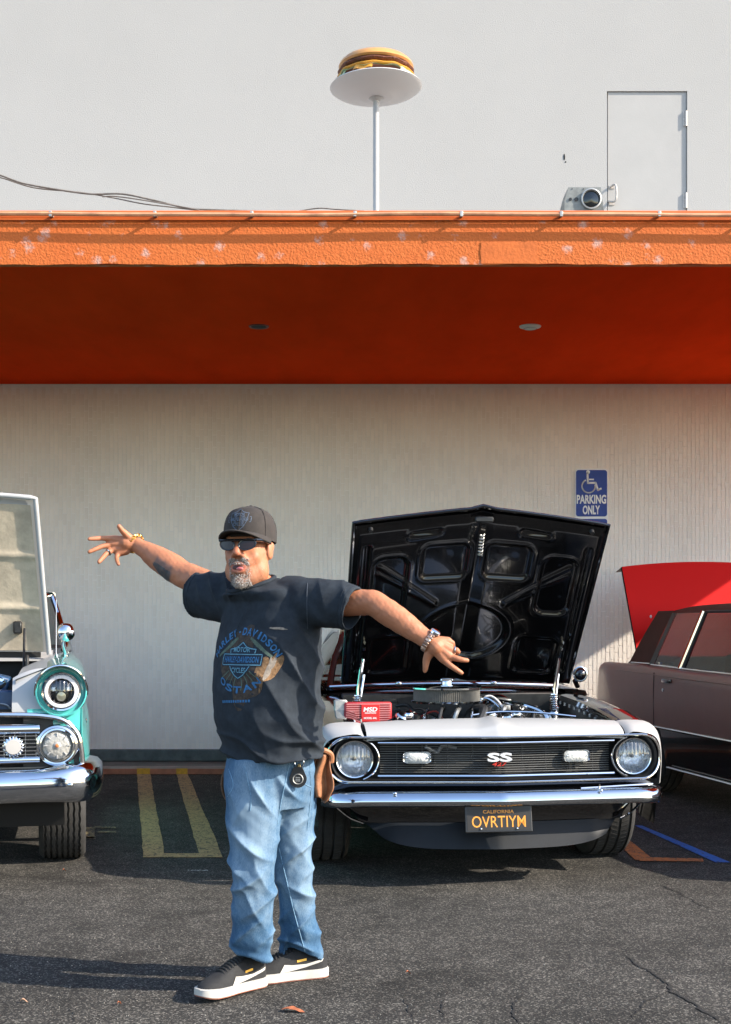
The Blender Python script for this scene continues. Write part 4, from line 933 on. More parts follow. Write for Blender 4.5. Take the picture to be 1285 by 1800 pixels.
# raised hood
FH = Vector((0, 1.42, 1.13)); FT_ = Vector((0, 1.08, 2.03)); fv = FT_-FH; FL = fv.length; fa = fv/FL; fn = Vector((0, -fa.z, fa.y))
if fn.y > 0: fn = -fn
def fhp(x, t, h): return FH+Vector((x, 0, 0))+fa*(t*FL)+fn*h
def fhw(t): return lerp(.70, .63, t)
def fcr(q): return -.022*(1-q*q)
h2 = hgrid(lambda u, v: tuple(fhp(lerp(-1, 1, u)*fhw(v), v, fcr(lerp(-1, 1, u))-.03)), 31, 14).obj('hood', M_cwht, fo)
def fin(u, v):
    q = lerp(-1, 1, u); h = fcr(q)-.006-.012*(1-math.exp(-((1-abs(q))/.07)**2))
    y = v
    for yy in (.30, .66): h += .012*math.exp(-((y-yy)/.022)**2)
    h += .012*math.exp(-((abs(q)-.55)/.05)**2)*(1 if y < .3 else 0)
    return tuple(fhp(q*fhw(v)*.955, .015+v*.94, h))
hgrid(fin, 50, 60).obj('hood_inner_panel', M_hinn, h2, angle=180)
g = G(); loop = [fhp(-fhw(t)*1.0, t, -.005) for t in np.linspace(0, 1, 10)]+[fhp(q*fhw(1), 1.0+.02*(1-q*q), fcr(q)-.008) for q in np.linspace(-.96, .96, 21)]+[fhp(fhw(t), t, -.005) for t in np.linspace(1, 0, 10)]
g.tube(loop, .015, 10); g.obj('hood_rim', M_cwht, h2)
for s in (-1, 1):
    g = G(); g.box(fhp(s*.52, .17, -.02), (.05, .05, .075), .008); g.tube([fhp(s*.56, .17, .0), (s*.56, 1.2, 1.0)], .008, 7); g.box((s*.58, 1.22, 1.06), (.02, .05, .14), .006); g.obj('hood_hinge', M_engine, fo)
# windscreen (wraparound), pillars, roof, cabin
def wsx(t): return lerp(.80, .70, t)
hgrid(lambda u, v: (lambda q: (q*wsx(v), lerp(1.66, 1.98, v)+.28*q**4, lerp(1.16, 1.50, v)))(lerp(-1, 1, u)), 30, 10).obj('windscreen', M_tglass, fo)
g = G(); g.tube([(q*wsx(1), 1.98+.28*q**4, 1.505) for q in np.linspace(-1, 1, 25)], .016, 8); g.obj('windscreen_header_trim', M_chrome, fo)
for s in (-1, 1):
    g = G(); g.tube(curve([(s*.70, 2.26, 1.505), (s*.75, 2.16, 1.35), (s*.80, 1.96, 1.17), (s*.78, 1.80, 1.15)], 8), .018, 8); g.obj('windscreen_pillar', M_chrome, fo)
    hgrid(lambda u, v: (s*lerp(.71, .84, v), lerp(2.25, 3.9, u), lerp(1.50-.0*u, 1.10, v)), 10, 4).obj('side_window', M_tglass, fo)
    hgrid(lambda u, v: (s*lerp(.80, .90, v), lerp(1.7, 4.9, u), lerp(1.13, .95, v)), 10, 4).obj('upper_flank', M_turq, fo)
    g = G(); g.tube([(s*.71, y, 1.505) for y in (2.26, 3.0, 3.9)], .018, 8); g.tube([(s*.80, 2.3, 1.12), (s*.82, 3.0, 1.12), (s*.82, 3.9, 1.12)], .012, 8); g.obj('window_trim', M_chrome, fo)
hgrid(lambda u, v: (lambda q, y: (q*.72, y+.25*q**4*(1-v), 1.515+.075*(1-q*q)*math.sin(math.pi*(.15+.8*v))+.04*(1-q**4)))(lerp(-1, 1, u), lerp(1.99, 3.95, v)), 24, 12).obj('roof', M_turq, fo)
hgrid(lambda u, v: (lerp(-.75, .75, u), lerp(3.9, 4.9, v), lerp(1.15, .98, v)), 8, 6).obj('boot_deck', M_turq, fo)
g = G(); g.box((0, 3.1, .8), (1.3, 1.6, .5), .1); g.obj('cabin_interior', M_dark, fo)
g = G(); g.tube([(.74, 1.5, 1.12), (.74, 1.56, 1.46)], [.0016, .0010], 6); g.lathe([(.012, 0), (.008, .03)], (.74, 1.5, 1.10), (0, 0, 1), 10); g.obj('antenna', M_chrome, fo)

# ------------------------------------------------ brown coupe at the right
M_brn = mat('brown_metallic_paint', (.33, .16, .115), .36, 0.0, coat=.22, spec=.35, var=.05, vscale=6)
M_vinyl = mat('brown_vinyl_roof', (.085, .034, .024), .75, spec=.2, bump=.3, bscale=200, bdist=.002, var=.1, vscale=5)
M_redp = mat('bright_red_paint', (.56, .004, .004), .55, spec=.12)
M_blkp = mat('black_lower_paint', (.006, .006, .007), .15, coat=1.0)
bc_ = thing('brown_coupe', 'brown coupe with vinyl roof and a raised bright red trunk lid', 'car', (3.78, 6.45, 0), R(10))
def bx_(y): return .90-.08*sstep(4.8, 5.42, y)-.16*max(0, (y-5.27)/.15)**2-.08*sstep(.4, 0, y)
def bbelt(y): return interp(y, [0, 1.6, 3.4, 4.4, 5.2, 5.42], [.90, .945, .965, .985, .985, .945])
for s in (-1, 1):
    def side(u, v):
        y = lerp(0, 5.42, u); x = bx_(y); zt = bbelt(y); zb = .53
        sec = [(x-.10, zt+.004), (x-.045, zt), (x-.018, zt-.018), (x-.004, zt-.05), (x, zt-.14), (x+.006, zt-.27), (x+.006, zb)]
        k = v*6; i = min(int(k), 5); f = k-i; return (s*lerp(sec[i][0], sec[i+1][0], f), y, lerp(sec[i][1], sec[i+1][1], f))
    hgrid(side, 80, 13).obj('body_side', M_brn, bc_, angle=50)
    def low(u, v):
        y = lerp(0, 5.42, u); x = bx_(y)
        zb = .24
        for wy in (.95, 4.05):
            d_ = y-wy; 
            if abs(d_) < .38: zb = max(zb, .31+math.sqrt(.38**2-d_*d_))
        z = lerp(.52, min(zb, .519), v); return (s*(x+.004-.03*max(0, (.52-z)/.3)**2), y, z)
    hgrid(low, 100, 6).obj('lower_side', M_blkp, bc_, angle=50)
    g = G(); g.tube([(s*(bx_(y)+.010), y, .525) for y in np.linspace(.05, 5.3, 40)], .011, 8); g.obj('side_moulding', M_chrome, bc_)
    g = G(); g.tube([(s*(bx_(y)+.000), y, .235) for y in np.linspace(1.4, 3.6, 20)], .010, 8); g.obj('rocker_moulding', M_chrome, bc_)
    for wy in (.95, 4.05): wheel(bc_, (s*.78, wy, .335), .335, .21, 4, seg=40)
    g = G(); g.tube([(s*(bx_(y)-.002), y, bbelt(y)-.052) for y in np.linspace(.1, 5.2, 50)], .004, 6); g.obj('shoulder_crease', M_brn, bc_)
    # door shut lines, handle, lock
    for y0 in (3.86, 2.35):
        g = G(); g.tube([(s*(bx_(y0)-.003), y0, .94), (s*(bx_(y0)+.003), y0, .80), (s*(bx_(y0)+.0075), y0-.02, .54)], .0032, 5); g.obj('door_gap', M_dark, bc_)
    g = G(); g.box((s*.905, 3.60, .885), (.020, .16, .030), .006, seg=2); dh = g.obj('door_handle', M_cblk, bc_)
    g = G(); g.lathe([(.014, 0), (.014, .012), (.0001, .014)], (s*.90, 3.66, .815), (s, 0, 0), 14); g.obj('door_lock', M_chrome, bc_)
    # belt trim
    g = G(); g.tube([(s*lerp(.84, .81, t), lerp(1.75, 4.12, t), bbelt(lerp(1.75, 4.12, t))+.012) for t in np.linspace(0, 1, 20)], .010, 8); g.obj('belt_trim', M_chrome, bc_)
    g = G(); g.tube(curve([(s*.80, 4.12, .998), (s*.81, 4.50, .998), (s*.80, 4.56, 1.00), (s*.76, 4.60, 1.03)], 6), .009, 8); g.obj('roof_base_trim', M_chrome, bc_)
    # glass
    gx = lambda z: lerp(.815, .645, (z-.98)/.46)
    hgrid(lambda u, v: (lambda z: (s*gx(z), lerp(lerp(4.08, 3.99, v), lerp(3.57, 3.51, v), u), z))(lerp(.985, 1.40, v)), 4, 6).obj('quarter_window', M_tglass, bc_)
    hgrid(lambda u, v: (lambda z: (s*gx(z), lerp(lerp(3.54, 3.47, v), lerp(1.75, 2.45, v), u), z))(lerp(.975, 1.40, v)), 8, 6).obj('door_window', M_tglass, bc_)
    g = G(); g.tube([(s*(gx(.98)+.006), 3.555, .98), (s*(gx(1.41)+.006), 3.49, 1.41)], .017, 8, flat=1.2); g.obj('centre_pillar', M_chrome, bc_)
    g = G(); g.tube([(s*(gx(.98)+.002), 3.50, .985), (s*(gx(1.41)+.002), 3.44, 1.405), (s*.655, 2.45, 1.40), (s*.80, 1.75, .98)], .014, 8); g.obj('window_frame', M_blk, bc_)
    g = G(); g.add([(s*(gx(.985)+.003), 4.07, .985), (s*(gx(.985)+.003), 4.17, .985), (s*(gx(1.40)+.003), 4.06, 1.40), (s*(gx(1.40)+.003), 3.98, 1.40)], [(0, 1, 2, 3)]); g.obj('quarter_window_seal', M_blk, bc_)
    # vinyl sail panel
    hgrid(lambda u, v: (lambda z: (s*(gx(z)), lerp(lerp(4.16, 4.05, v), lerp(4.60, 4.36, v)-.0, u)+.02*math.sin(v*3), z))(lerp(.99, 1.42, v)), 8, 10).obj('sail_panel', M_vinyl, bc_)
    g = G(); g.ell((s*.70, 4.405, 1.375), (.008, .014, .014), nu=8, nv=10); g.obj('roof_glint', M_lampglint, bc_)  # highlight at the roof corner, made as a small white bead
# roof, rear glass, decks
def broof(u, v):
    q = lerp(-1, 1, u); y = lerp(2.40, 4.40, v); e = 1-abs(q)**3.5
    return (q*.655, y, 1.395+.075*e*math.sin(math.pi*(.30+.45*v))**.5+.015*(1-q*q)-.04*max(0, (v-.9)/.1)**2)
hgrid(broof, 30, 20).obj('vinyl_roof', M_vinyl, bc_, angle=80)
hgrid(lambda u, v: (lerp(-.62, .62, u), lerp(4.39, 4.62, v), lerp(1.40, 1.0, v)), 6, 6).obj('rear_window', M_tglass, bc_)
hgrid(lambda u, v: (lerp(-.64, .64, u), lerp(2.40, 1.65, v), lerp(1.40, .97, v)), 6, 6).obj('windscreen', M_tglass, bc_)
hgrid(lambda u, v: (lerp(-.80, .80, u), lerp(.0, 1.65, v), lerp(.89, .96, v)+.02*math.sin(u*math.pi)), 10, 6).obj('hood', M_brn, bc_)
g = G(); g.box((0, .02, .62), (1.62, .06, .52), .02); g.obj('front_panel', M_brn, bc_)
g = G(); g.box((0, -.08, .45), (1.75, .14, .14), .04, seg=2); g.obj('front_bumper', M_chrome, bc_)
g = G(); g.box((0, 5.36, .72), (1.40, .05, .42), .02); g.obj('tail_panel', M_brn, bc_)
g = G(); g.box((0, 4.88, .55), (1.5, .5, .04)); g.box((0, 4.64, .75), (1.5, .02, .4)); g.obj('trunk_well', M_dark, bc_)
# open trunk lid
def lid(u, v, off=0):
    q = lerp(-1, 1, u); a = Vector((q*lerp(.70, .78, v), lerp(4.66, 4.84, v)+.03*(1-q*q), lerp(1.0, 1.80, v)+.05*(1-q*q)*v))
    return tuple(a+Vector((0, off, -off*.2)))
lo = hgrid(lambda u, v: lid(u, v), 24, 14).obj('trunk_lid', M_redp, bc_, label='raised bright red trunk lid')
hgrid(lambda u, v: lid(u, v, .03), 24, 14).obj('trunk_lid_lining', M_blk, lo)
g = G(); g.grid(lambda u, v: (lambda q: (q*.78*(1+.03*v), 4.84+.03*(1-q*q)+.10*v, 1.80+.05*(1-q*q)-.045*v))(lerp(-1, 1, u)), 24, 4); g.obj('trunk_lid_lip', mat('dark_lip', (.10, .06, .05), .4), lo)
# seats, wheel, dashboard glimpsed through the glass
for x in (-.36, .36):
    g = G(); g.box((x, 3.15, .80), (.52, .16, .62), .06, Matrix.Rotation(-.2, 4, 'X'), 2); g.box((x, 2.85, .52), (.54, .55, .16), .05, seg=2); g.box((x, 3.20, 1.17), (.26, .10, .14), .04, seg=2); g.obj('seat', mat('dark_red_seat', (.07, .02, .02), .7), bc_)
g = G(); g.box((0, 4.0, .78), (1.3, .18, .56), .06, Matrix.Rotation(-.2, 4, 'X'), 2); g.obj('rear_seat', mat('dark_red_seat2', (.06, .02, .02), .7), bc_)
g = G(); g.box((0, 3.0, .34), (1.6, 2.9, .04)); g.box((0, 1.80, .80), (1.5, .3, .25), .05); g.obj('cabin_floor_and_dashboard', M_dark, bc_)
g = G(); cst = Vector((-.36, 2.15, .98)); g.tube([cst+Vector((.18*math.cos(a), .09*math.sin(a), .16*math.sin(a))) for a in np.linspace(0, 2*math.pi, 28, endpoint=False)], .012, 7, closed=True); g.obj('steering_wheel', M_blk, bc_)
# things standing in the open trunk
def wp(o, v): return o.matrix_basis @ Vector(v)
bl = bc_.location; ct, st = math.cos(R(10)), math.sin(R(10))
def bw(x, y, z): return (bl[0]+x*ct-y*st, bl[1]+x*st+y*ct, z)
g = G(); p0 = bw(-.55, 4.95, .56); g.prism([(-.14, 0), (.14, 0), (.14, .40), (.10, .455), (-.03, .465), (-.10, .43), (-.14, .36)], Matrix.Translation((p0[0], p0[1]+.1, p0[2])) @ Matrix.Rotation(R(90), 4, 'X'), .14)
tag(g.obj('grey_case', mat('case_grey', (.16, .165, .16), .6, var=.2, vscale=10)), 'rounded grey case standing in the open trunk of the brown coupe', 'case')
p0 = bw(-.40, 4.85, .56); t = thing('framed_board', 'framed board with blue edge standing in the open trunk', 'board', p0, R(6))
g = G(); g.box((.12, 0, .25), (.30, .02, .46), .003, Matrix.Rotation(.06, 4, 'Y')); g.obj('panel', mat('board_grey', (.22, .22, .20), .6), t, smooth=False)
M_bedge = mat('blue_edge', (.06, .14, .55), .4)
g = G(); g.box((-.035, -.002, .25), (.018, .026, .475), .003, Matrix.Rotation(.06, 4, 'Y')); g.obj('blue_edge', M_bedge, t, smooth=False)
g = G(); g.box((.13, -.002, .482), (.31, .026, .014), .003, Matrix.Rotation(.06, 4, 'Y')); g.obj('pale_top_edge', mat('pale_edge', (.45, .45, .60), .4), t, smooth=False)

# ------------------------------------------------ accessible parking sign on the wall
sx0, sx1 = at(1010.5, 0, WY).x, at(1068.5, 0, WY).x; szt = at(0, 824, WY).z; szm = at(0, 909, WY).z; W_ = sx1-sx0; szb = szt-.56
cxs = (sx0+sx1)/2; t = wthing('parking_sign', 'blue accessible parking sign with white wheelchair symbol on the brick wall', 'sign', (cxs, WY, szb))
def rr2(w, h, r, n=5):
    P = []
    for cx, cy, a0 in ((w/2-r, h/2-r, 0), (-w/2+r, h/2-r, 90), (-w/2+r, -h/2+r, 180), (w/2-r, -h/2+r, 270)):
        P += [(cx+r*math.cos(R(a0+90*k/n)), cy+r*math.sin(R(a0+90*k/n))) for k in range(n+1)]
    return P
M_sw = mat('sign_white', (.85, .87, .88), .5, var=.05, vscale=20); M_sb = mat('sign_blue', (.008, .045, .30), .45, var=.12, vscale=14)
zc = (szt+szb)/2; Hh = szt-szb
g = G(); g.prism(rr2(W_, Hh, .03), face_cam((cxs, WY-.004, zc)), .006); g.obj('sign_plate', M_sw, t, smooth=False)
ht = szt-szm
g = G(); g.prism(rr2(W_-.018, ht-.018, .024), face_cam((cxs, WY-.0102, szt-ht/2-.004)), .002); g.obj('blue_field', M_sb, t, smooth=False)
hb = szm-szb
g = G(); g.prism(rr2(W_-.018, hb-.03, .02), face_cam((cxs, WY-.0102, szb+hb/2-.002)), .002); g.obj('lower_blue_field', M_sb, t, smooth=False)
def spx(px, py): p = at(px, py, WY); return (p.x, WY-.0135, p.z)
def q(cx, cy): return (990+cx*100/1285, 810+cy*120/1542)
g = G(); c = spx(*q(556, 258)); g.cyl((c[0], WY-.012, c[2]), (c[0], WY-.015, c[2]), .0175, seg=20); g.obj('symbol_head', M_sw, t, smooth=False)
def bar(pts, w, name):
    g = G(); P = [spx(*q(*p)) for p in pts]
    for a, b in zip(P, P[1:]):
        a = Vector(a); b = Vector(b); d_ = b-a; L = d_.length; ang = math.atan2(d_.z, d_.x); g.box((a+b)/2, (L+w*.5, .003, w), 0, Matrix.Rotation(-ang, 4, 'Y'))
    g.obj(name, M_sw, t, smooth=False)
bar([(545, 270), (553, 505), (725, 500), (780, 665), (850, 630)], .017, 'symbol_body'); bar([(565, 425), (680, 425)], .013, 'symbol_arm')
bar([(570+150*math.cos(R(a)), 575-150*math.sin(R(a))) for a in range(118, 375, 12)], .013, 'symbol_wheel')
for tx, a, b in (('PARKING', (300, 770), (965, 975)), ('ONLY', (435, 1010), (825, 1215))):
    A, B = spx(*q(*a)), spx(*q(*b)); vs, fs = text_mesh(tx, B[0]-A[0], A[2]-B[2], .035); g = G(); g.add(vs, fs, face_cam(((A[0]+B[0])/2, WY-.0135, (A[2]+B[2])/2))); g.obj('sign_lettering', M_sw, t, smooth=False)

# ------------------------------------------------ hamburger on a plate, carried above the canopy roof
bd_ = 8.7; pc = at(661, 157, bd_); t = wthing('hamburger_display', 'large hamburger on a white plate raised on a post above the canopy', 'display', (pc.x, bd_, roofz(bd_)-.01))
M_plate = mat('plate_white', (.6, .59, .58), .5)
RP = 81*bd_/FPX; tilt = Vector((-.03, -.0, 1)).normalized()
g = G(); g.lathe([(.0001, -.060), (.10, -.060), (.115, -.052), (RP*.62, -.040), (RP*.93, -.004), (RP, .012), (RP*.985, .018), (RP*.9, .004), (RP*.6, -.026), (.0001, -.03)], pc, tilt, 64); g.obj('plate', M_plate, t)
zp = pc.z-.004
M_bun = mat('bun_glaze', (.55, .22, .05), .35, coat=.5, col2=(.70, .36, .10), vscale=6); M_pat = mat('meat_patty', (.13, .045, .025), .6, var=.4, vscale=30, bump=.6, bscale=45, bdist=.02); M_chs = mat('cheese', (.70, .32, .04), .4, coat=.3); M_let = mat('lettuce', (.30, .42, .22), .5, col2=(.62, .62, .40), vscale=12)
def patt(name, rad, z0, z1, m, bul=.012, wav=0.0, n=60):
    g = G(); rings = []
    for f, z in ((.0, z0), (.9, z0), (1.0, lerp(z0, z1, .25)), (1.0+bul, lerp(z0, z1, .5)), (1.0, lerp(z0, z1, .75)), (.9, z1), (.0, z1)):
        rings.append([(pc.x+(max(f, .001)*rad+wav*math.sin(k*.9)*f)*math.cos(2*math.pi*k/n), pc.y+(max(f, .001)*rad+wav*math.sin(k*.9+1)*f)*math.sin(2*math.pi*k/n), zp+z+wav*.6*math.sin(k*1.3)*f) for k in range(n)])
    g.rings(rings); return g.obj(name, m, t)
rb = 66*bd_/FPX
patt('bottom_bun', rb*.93, .0, .045, M_bun); patt('lower_patty', rb*.99, .044, .072, M_pat, .03, .003); patt('cheese_slice', rb*1.0, .072, .098, M_chs, .02, .004); patt('lettuce_leaf', rb*1.0, .060, .076, M_let, .04, .010); patt('upper_patty', rb*.98, .098, .136, M_pat, .03, .004)
g = G(); g.lathe([(rb*.96, .134), (rb*1.0, .146), (rb*.97, .165), (rb*.86, .190), (rb*.62, .215), (rb*.3, .228), (.0001, .231)], (pc.x, pc.y, zp), (0, 0, 1), 56, (True, False)); g.obj('top_bun', M_bun, t)
for a0, m_, zz in ((R(205), M_let, .055), (R(322), mat('pale_lettuce', (.66, .66, .50), .45), .060), (R(250), M_chs, .062)):
    g = G(); g.grid(lambda u, v: (pc.x+(rb*.95+.035*v)*math.cos(a0+lerp(-.25, .25, u)), pc.y+(rb*.95+.035*v)*math.sin(a0+lerp(-.25, .25, u)), zp+zz+.03-.055*v+.006*math.sin(u*9)), 10, 6); g.obj('garnish_leaf', m_, t)
g = G(); g.lathe([(.05, roofz(bd_)-.02-pc.z), (.05, roofz(bd_)+.02-pc.z), (.02, roofz(bd_)+.03-pc.z), (.02, -.08), (.05, -.062)], pc, (0, 0, 1), 28); g.obj('post', mat('pale_post', (.40, .395, .385), .45, coat=.3), t)
# ------------------------------------------------ the man walking past the cars
man = wthing('person', 'man in dark cap, sunglasses, navy printed t-shirt and jeans, arms flung wide', 'person', (-.40, 4.70, 0))
def skin_mat():
    m = mat('skin', (.41, .163, .083), .55, var=.09, vscale=30, bump=.25, bscale=220, bdist=.002, spec=.4); n = m.node_tree.nodes; l = m.node_tree.links; p = n['Principled BSDF']
    src = p.inputs['Base Color'].links[0].from_socket
    at_ = n.new('ShaderNodeAttribute'); at_.attribute_name = 'ink'; sp = n.new('ShaderNodeSeparateColor'); l.new(at_.outputs['Color'], sp.inputs[0])
    nz = n.new('ShaderNodeTexNoise'); nz.inputs['Scale'].default_value = 70; nz.inputs['Detail'].default_value = 6; l.new(n['Texture Coordinate'].outputs['Object'], nz.inputs['Vector'])
    mr = n.new('ShaderNodeMapRange'); mr.inputs[1].default_value = .3; mr.inputs[2].default_value = .65; mr.inputs[3].default_value = .8; mr.inputs[4].default_value = 1; l.new(nz.outputs[0], mr.inputs[0])
    mu = n.new('ShaderNodeMath'); mu.operation = 'MULTIPLY'; l.new(sp.outputs[0], mu.inputs[0]); l.new(mr.outputs[0], mu.inputs[1])
    a = n.new('ShaderNodeMix'); a.data_type = 'RGBA'; l.new(mu.outputs[0], a.inputs[0]); l.new(src, a.inputs[6]); a.inputs[7].default_value = (.030, .050, .060, 1)
    b = n.new('ShaderNodeMix'); b.data_type = 'RGBA'; l.new(sp.outputs[1], b.inputs[0]); l.new(a.outputs[2], b.inputs[6]); b.inputs[7].default_value = (.38, .085, .05, 1)
    c = n.new('ShaderNodeMix'); c.data_type = 'RGBA'; l.new(sp.outputs[2], c.inputs[0]); l.new(b.outputs[2], c.inputs[6]); c.inputs[7].default_value = (.22, .13, .09, 1)
    l.new(c.outputs[2], p.inputs['Base Color']); p.inputs['Subsurface Weight'].default_value = .12; p.inputs['Subsurface Radius'].default_value = (.012, .005, .003); p.inputs['Subsurface Scale'].default_value = .6
    return m
M_skin = skin_mat()
HC = at(437, 963, 4.60); YAW = R(17); ROLL = R(3)
HU = Vector((math.cos(YAW), -math.sin(YAW), 0)); HF = Vector((-math.sin(YAW), -math.cos(YAW), 0)); HW = Vector((0, 0, 1))
HM = Matrix(((HU.x, HF.x, HW.x), (HU.y, HF.y, HW.y), (HU.z, HF.z, HW.z)))
HM = HM @ Matrix.Rotation(R(4), 3, 'X')
def hp(u, v, w_): return HC+HM @ Vector((u, v, w_))
HR3 = HM
body = G()
def he(c, r): body.ell(hp(*c), r, HR3)
he((0, -.014, .050), (.076, .094, .090)); he((0, .010, -.035), (.073, .078, .085)); he((0, .026, -.095), (.062, .062, .056)); he((0, .074, -.128), (.025, .021, .022))
for s in (-1, 1):
    he((s*.040, .052, -.038), (.027, .028, .032)); he((s*.054, .008, -.080), (.026, .042, .044)); he((s*.078, -.006, -.012), (.010, .023, .034)); he((s*.082, -.012, .004), (.008, .016, .016))
    body.cap(hp(s*.014, .098, -.036), hp(s*.016, .092, -.036), .0095, .0095); body.cap(hp(s*.020, .094, -.042), hp(s*.040, .074, -.066), .008, .008)
body.cap(hp(-.045, .076, .022), hp(.045, .076, .022), .014, .014); body.cap(hp(0, .086, .014), hp(0, .107, -.026), .010, .0145); body.ell(hp(0, .110, -.031), (.0145, .014, .0125), HR3)
he((0, .070, -.078), (.036, .026, .036))
for k in range(20):
    a0, a1 = 2*math.pi*k/20, 2*math.pi*(k+1)/20; f = lambda a: hp(.023*math.cos(a), .094-.010*abs(math.cos(a))**2, -.080+.0155*math.sin(a)); body.cap(f(a0), f(a1), .0060, .0060, 8)
body.cap(hp(0, -.028, -.09), hp(.01, -.055, -.22), .060, .064)
# trunk inside the shirt
body.chain([at(468, 1060, 4.66), at(474, 1150, 4.65), at(474, 1260, 4.66)], [.10, .13, .14])
# arms
L_SH, L_EL, L_WR = at(404, 1046, 4.77), at(322, 1010, 4.90), at(240, 957, 5.00)
body.chain([at(440, 1055, 4.70), L_SH, L_SH.lerp(L_EL, .5), L_EL], [.065, .060, .056, .052]); body.chain([L_EL, L_EL.lerp(L_WR, .22), L_EL.lerp(L_WR, .55), L_EL.lerp(L_WR, .85), L_WR], [.052, .055, .048, .034, .030])
R_SH, R_EL, R_WR = at(550, 1058, 4.54), at(657, 1059, 4.44), at(757, 1129, 4.38)
body.chain([at(510, 1058, 4.60), R_SH, R_SH.lerp(R_EL, .5), R_EL], [.070, .058, .050, .044]); body.chain([R_EL, R_EL.lerp(R_WR, .25), R_EL.lerp(R_WR, .55), R_EL.lerp(R_WR, .85), R_WR], [.045, .047, .042, .034, .030])
body.ell(R_EL+Vector((-.004, 0, .016)), (.024, .024, .020))
# hands
def finger(pts, d, rad):
    P = [at(px, py, dd) for (px, py), dd in zip(pts, d)]; body.chain(P, rad, 12)
# raised hand, palm to the camera
def LH(px, py, d): return at(px, py, d)
body.cap(LH(236, 956, 5.0), LH(222, 955, 4.99), .029, .030); body.cap(LH(222, 952, 4.99), LH(200, 948, 4.985), .021, .016); body.cap(LH(222, 957, 4.99), LH(196, 956, 4.985), .022, .016); body.cap(LH(222, 963, 4.99), LH(199, 966, 4.985), .020, .015); body.cap(LH(222, 968, 4.99), LH(207, 973, 4.985), .017, .013)
body.ell(LH(213, 960, 5.0), (.036, .013, .030))
finger([(200, 947), (178, 946), (166, 947), (157, 947.5)], [4.985, 4.97, 4.955, 4.945], [.0125, .0098, .0088, .0075])
finger([(196, 957), (178, 961), (166, 966), (157, 970)], [4.985, 4.965, 4.95, 4.94], [.0125, .0100, .0090, .0078])
finger([(198, 966), (186, 974), (180, 981), (174, 988)], [4.985, 4.96, 4.94, 4.92], [.0125, .0100, .0092, .0080])
finger([(207, 972), (205, 981), (206, 987), (208, 992)], [4.985, 4.97, 4.955, 4.94], [.011, .0088, .0080, .0070])
finger([(230, 948), (221, 939), (214, 932), (209, 925)], [4.985, 4.97, 4.955, 4.945], [.018, .0135, .0108, .0088])
# lowered hand, back to the camera
body.cap(R_WR, at(766, 1137, 4.375), .029, .032); body.cap(at(764, 1137, 4.375), at(780, 1158, 4.37), .023, .017); body.cap(at(768, 1136, 4.375), at(789, 1153, 4.37), .024, .017); body.cap(at(770, 1132, 4.375), at(793, 1143, 4.375), .022, .016); body.cap(at(770, 1128, 4.38), at(787, 1127, 4.385), .020, .015)
finger([(780, 1160), (793, 1171), (802, 1177), (811, 1183)], [4.37, 4.36, 4.36, 4.365], [.0130, .0100, .0092, .0080])
finger([(789, 1154), (804, 1158), (813, 1160), (821, 1161)], [4.37, 4.36, 4.36, 4.365], [.0130, .0102, .0092, .0080])
finger([(793, 1143), (802, 1143), (805, 1146), (800, 1150)], [4.375, 4.37, 4.39, 4.41], [.0125, .0105, .0095, .0085])
finger([(787, 1127), (795, 1130), (796, 1135), (791, 1138)], [4.385, 4.385, 4.40, 4.42], [.0115, .0092, .0085, .0078])
finger([(757, 1143), (750, 1158), (748, 1170), (746, 1181)], [4.38, 4.385, 4.385, 4.385], [.020, .0135, .0112, .0092])
bme = remesh(body, .0030, 3, .45)
co = co_of(bme); nco = len(co); hl_ = (co-np.array(HC)) @ np.array(HM)
def hd(u, v, w_, r): return np.clip((np.linalg.norm(hl_-np.array([u, v, w_]), axis=1)-r)/.010, 0, 1)
mk = hd(0, .10, -.025, .026)*hd(0, .095, -.080, .030)*hd(.08, -.008, -.01, .030)*hd(-.08, -.008, -.01, .030)
mk *= np.clip((np.linalg.norm(co-np.array(at(190, 960, 4.97)), axis=1)-.11)/.02, 0, 1)*np.clip((np.linalg.norm(co-np.array(at(785, 1150, 4.37)), axis=1)-.085)/.02, 0, 1)
relax(bme, mk, 45); co = co_of(bme); nb_ = no_of(bme); co = co+nb_*((.0009*wob(co, 55, 71, 2)+.0005*wob(co, 190, 72, 2))*mk)[:, None]; set_co(bme, co)
ink = np.zeros((nco, 4)); ink[:, 3] = 1
tc_ = np.array(at(288, 1000, 4.90)); dd = co-tc_; ax = np.array((L_WR-L_EL).normalized())
al = dd @ ax; pr = np.linalg.norm(dd-np.outer(al, ax), axis=1)
msk = np.clip((.052-np.abs(al+.004*np.sin(co[:, 2]*90)))/.012, 0, 1)*(co[:, 1] < L_EL.y+.01)
up = np.cross(ax, np.array([0, 1, 0])); up = up*np.sign(up[2]); hgt = dd @ up
ink[:, 0] = msk*np.clip((.030-hgt)/.012, 0, 1)*np.clip((hgt+.075)/.01, 0, 1)*np.where(hgt < .004, 1.0, .65)
hl_ = (co-np.array(HC)) @ np.array(HM)
face = (hl_[:, 1] > .03) & (np.abs(hl_[:, 0]) < .09)
lip = np.exp(-((np.hypot(hl_[:, 0]/.024, (hl_[:, 2]+.080)/.0155)-1)/.28)**2)*(hl_[:, 1] > .075)
ink[:, 1] = np.clip(lip*.8+.35*np.exp(-(np.linalg.norm(hl_-np.array([0, .11, -.03]), axis=1)/.028)**2)+.25*(np.linalg.norm(co-np.array(R_EL), axis=1) < .03), 0, 1)
ink[:, 2] = np.clip(np.exp(-((hl_[:, 0])/.05)**2)*np.clip((-.088-hl_[:, 2])/.02, 0, 1)*(hl_[:, 2] > -.17)*face*.7, 0, 1)
ca = bme.color_attributes.new('ink', 'FLOAT_COLOR', 'POINT'); ca.data.foreach_set('color', ink.astype(np.float32).ravel())
bo = link('body', bme, M_skin, man, angle=180)
bbv = bvh_of(bme)
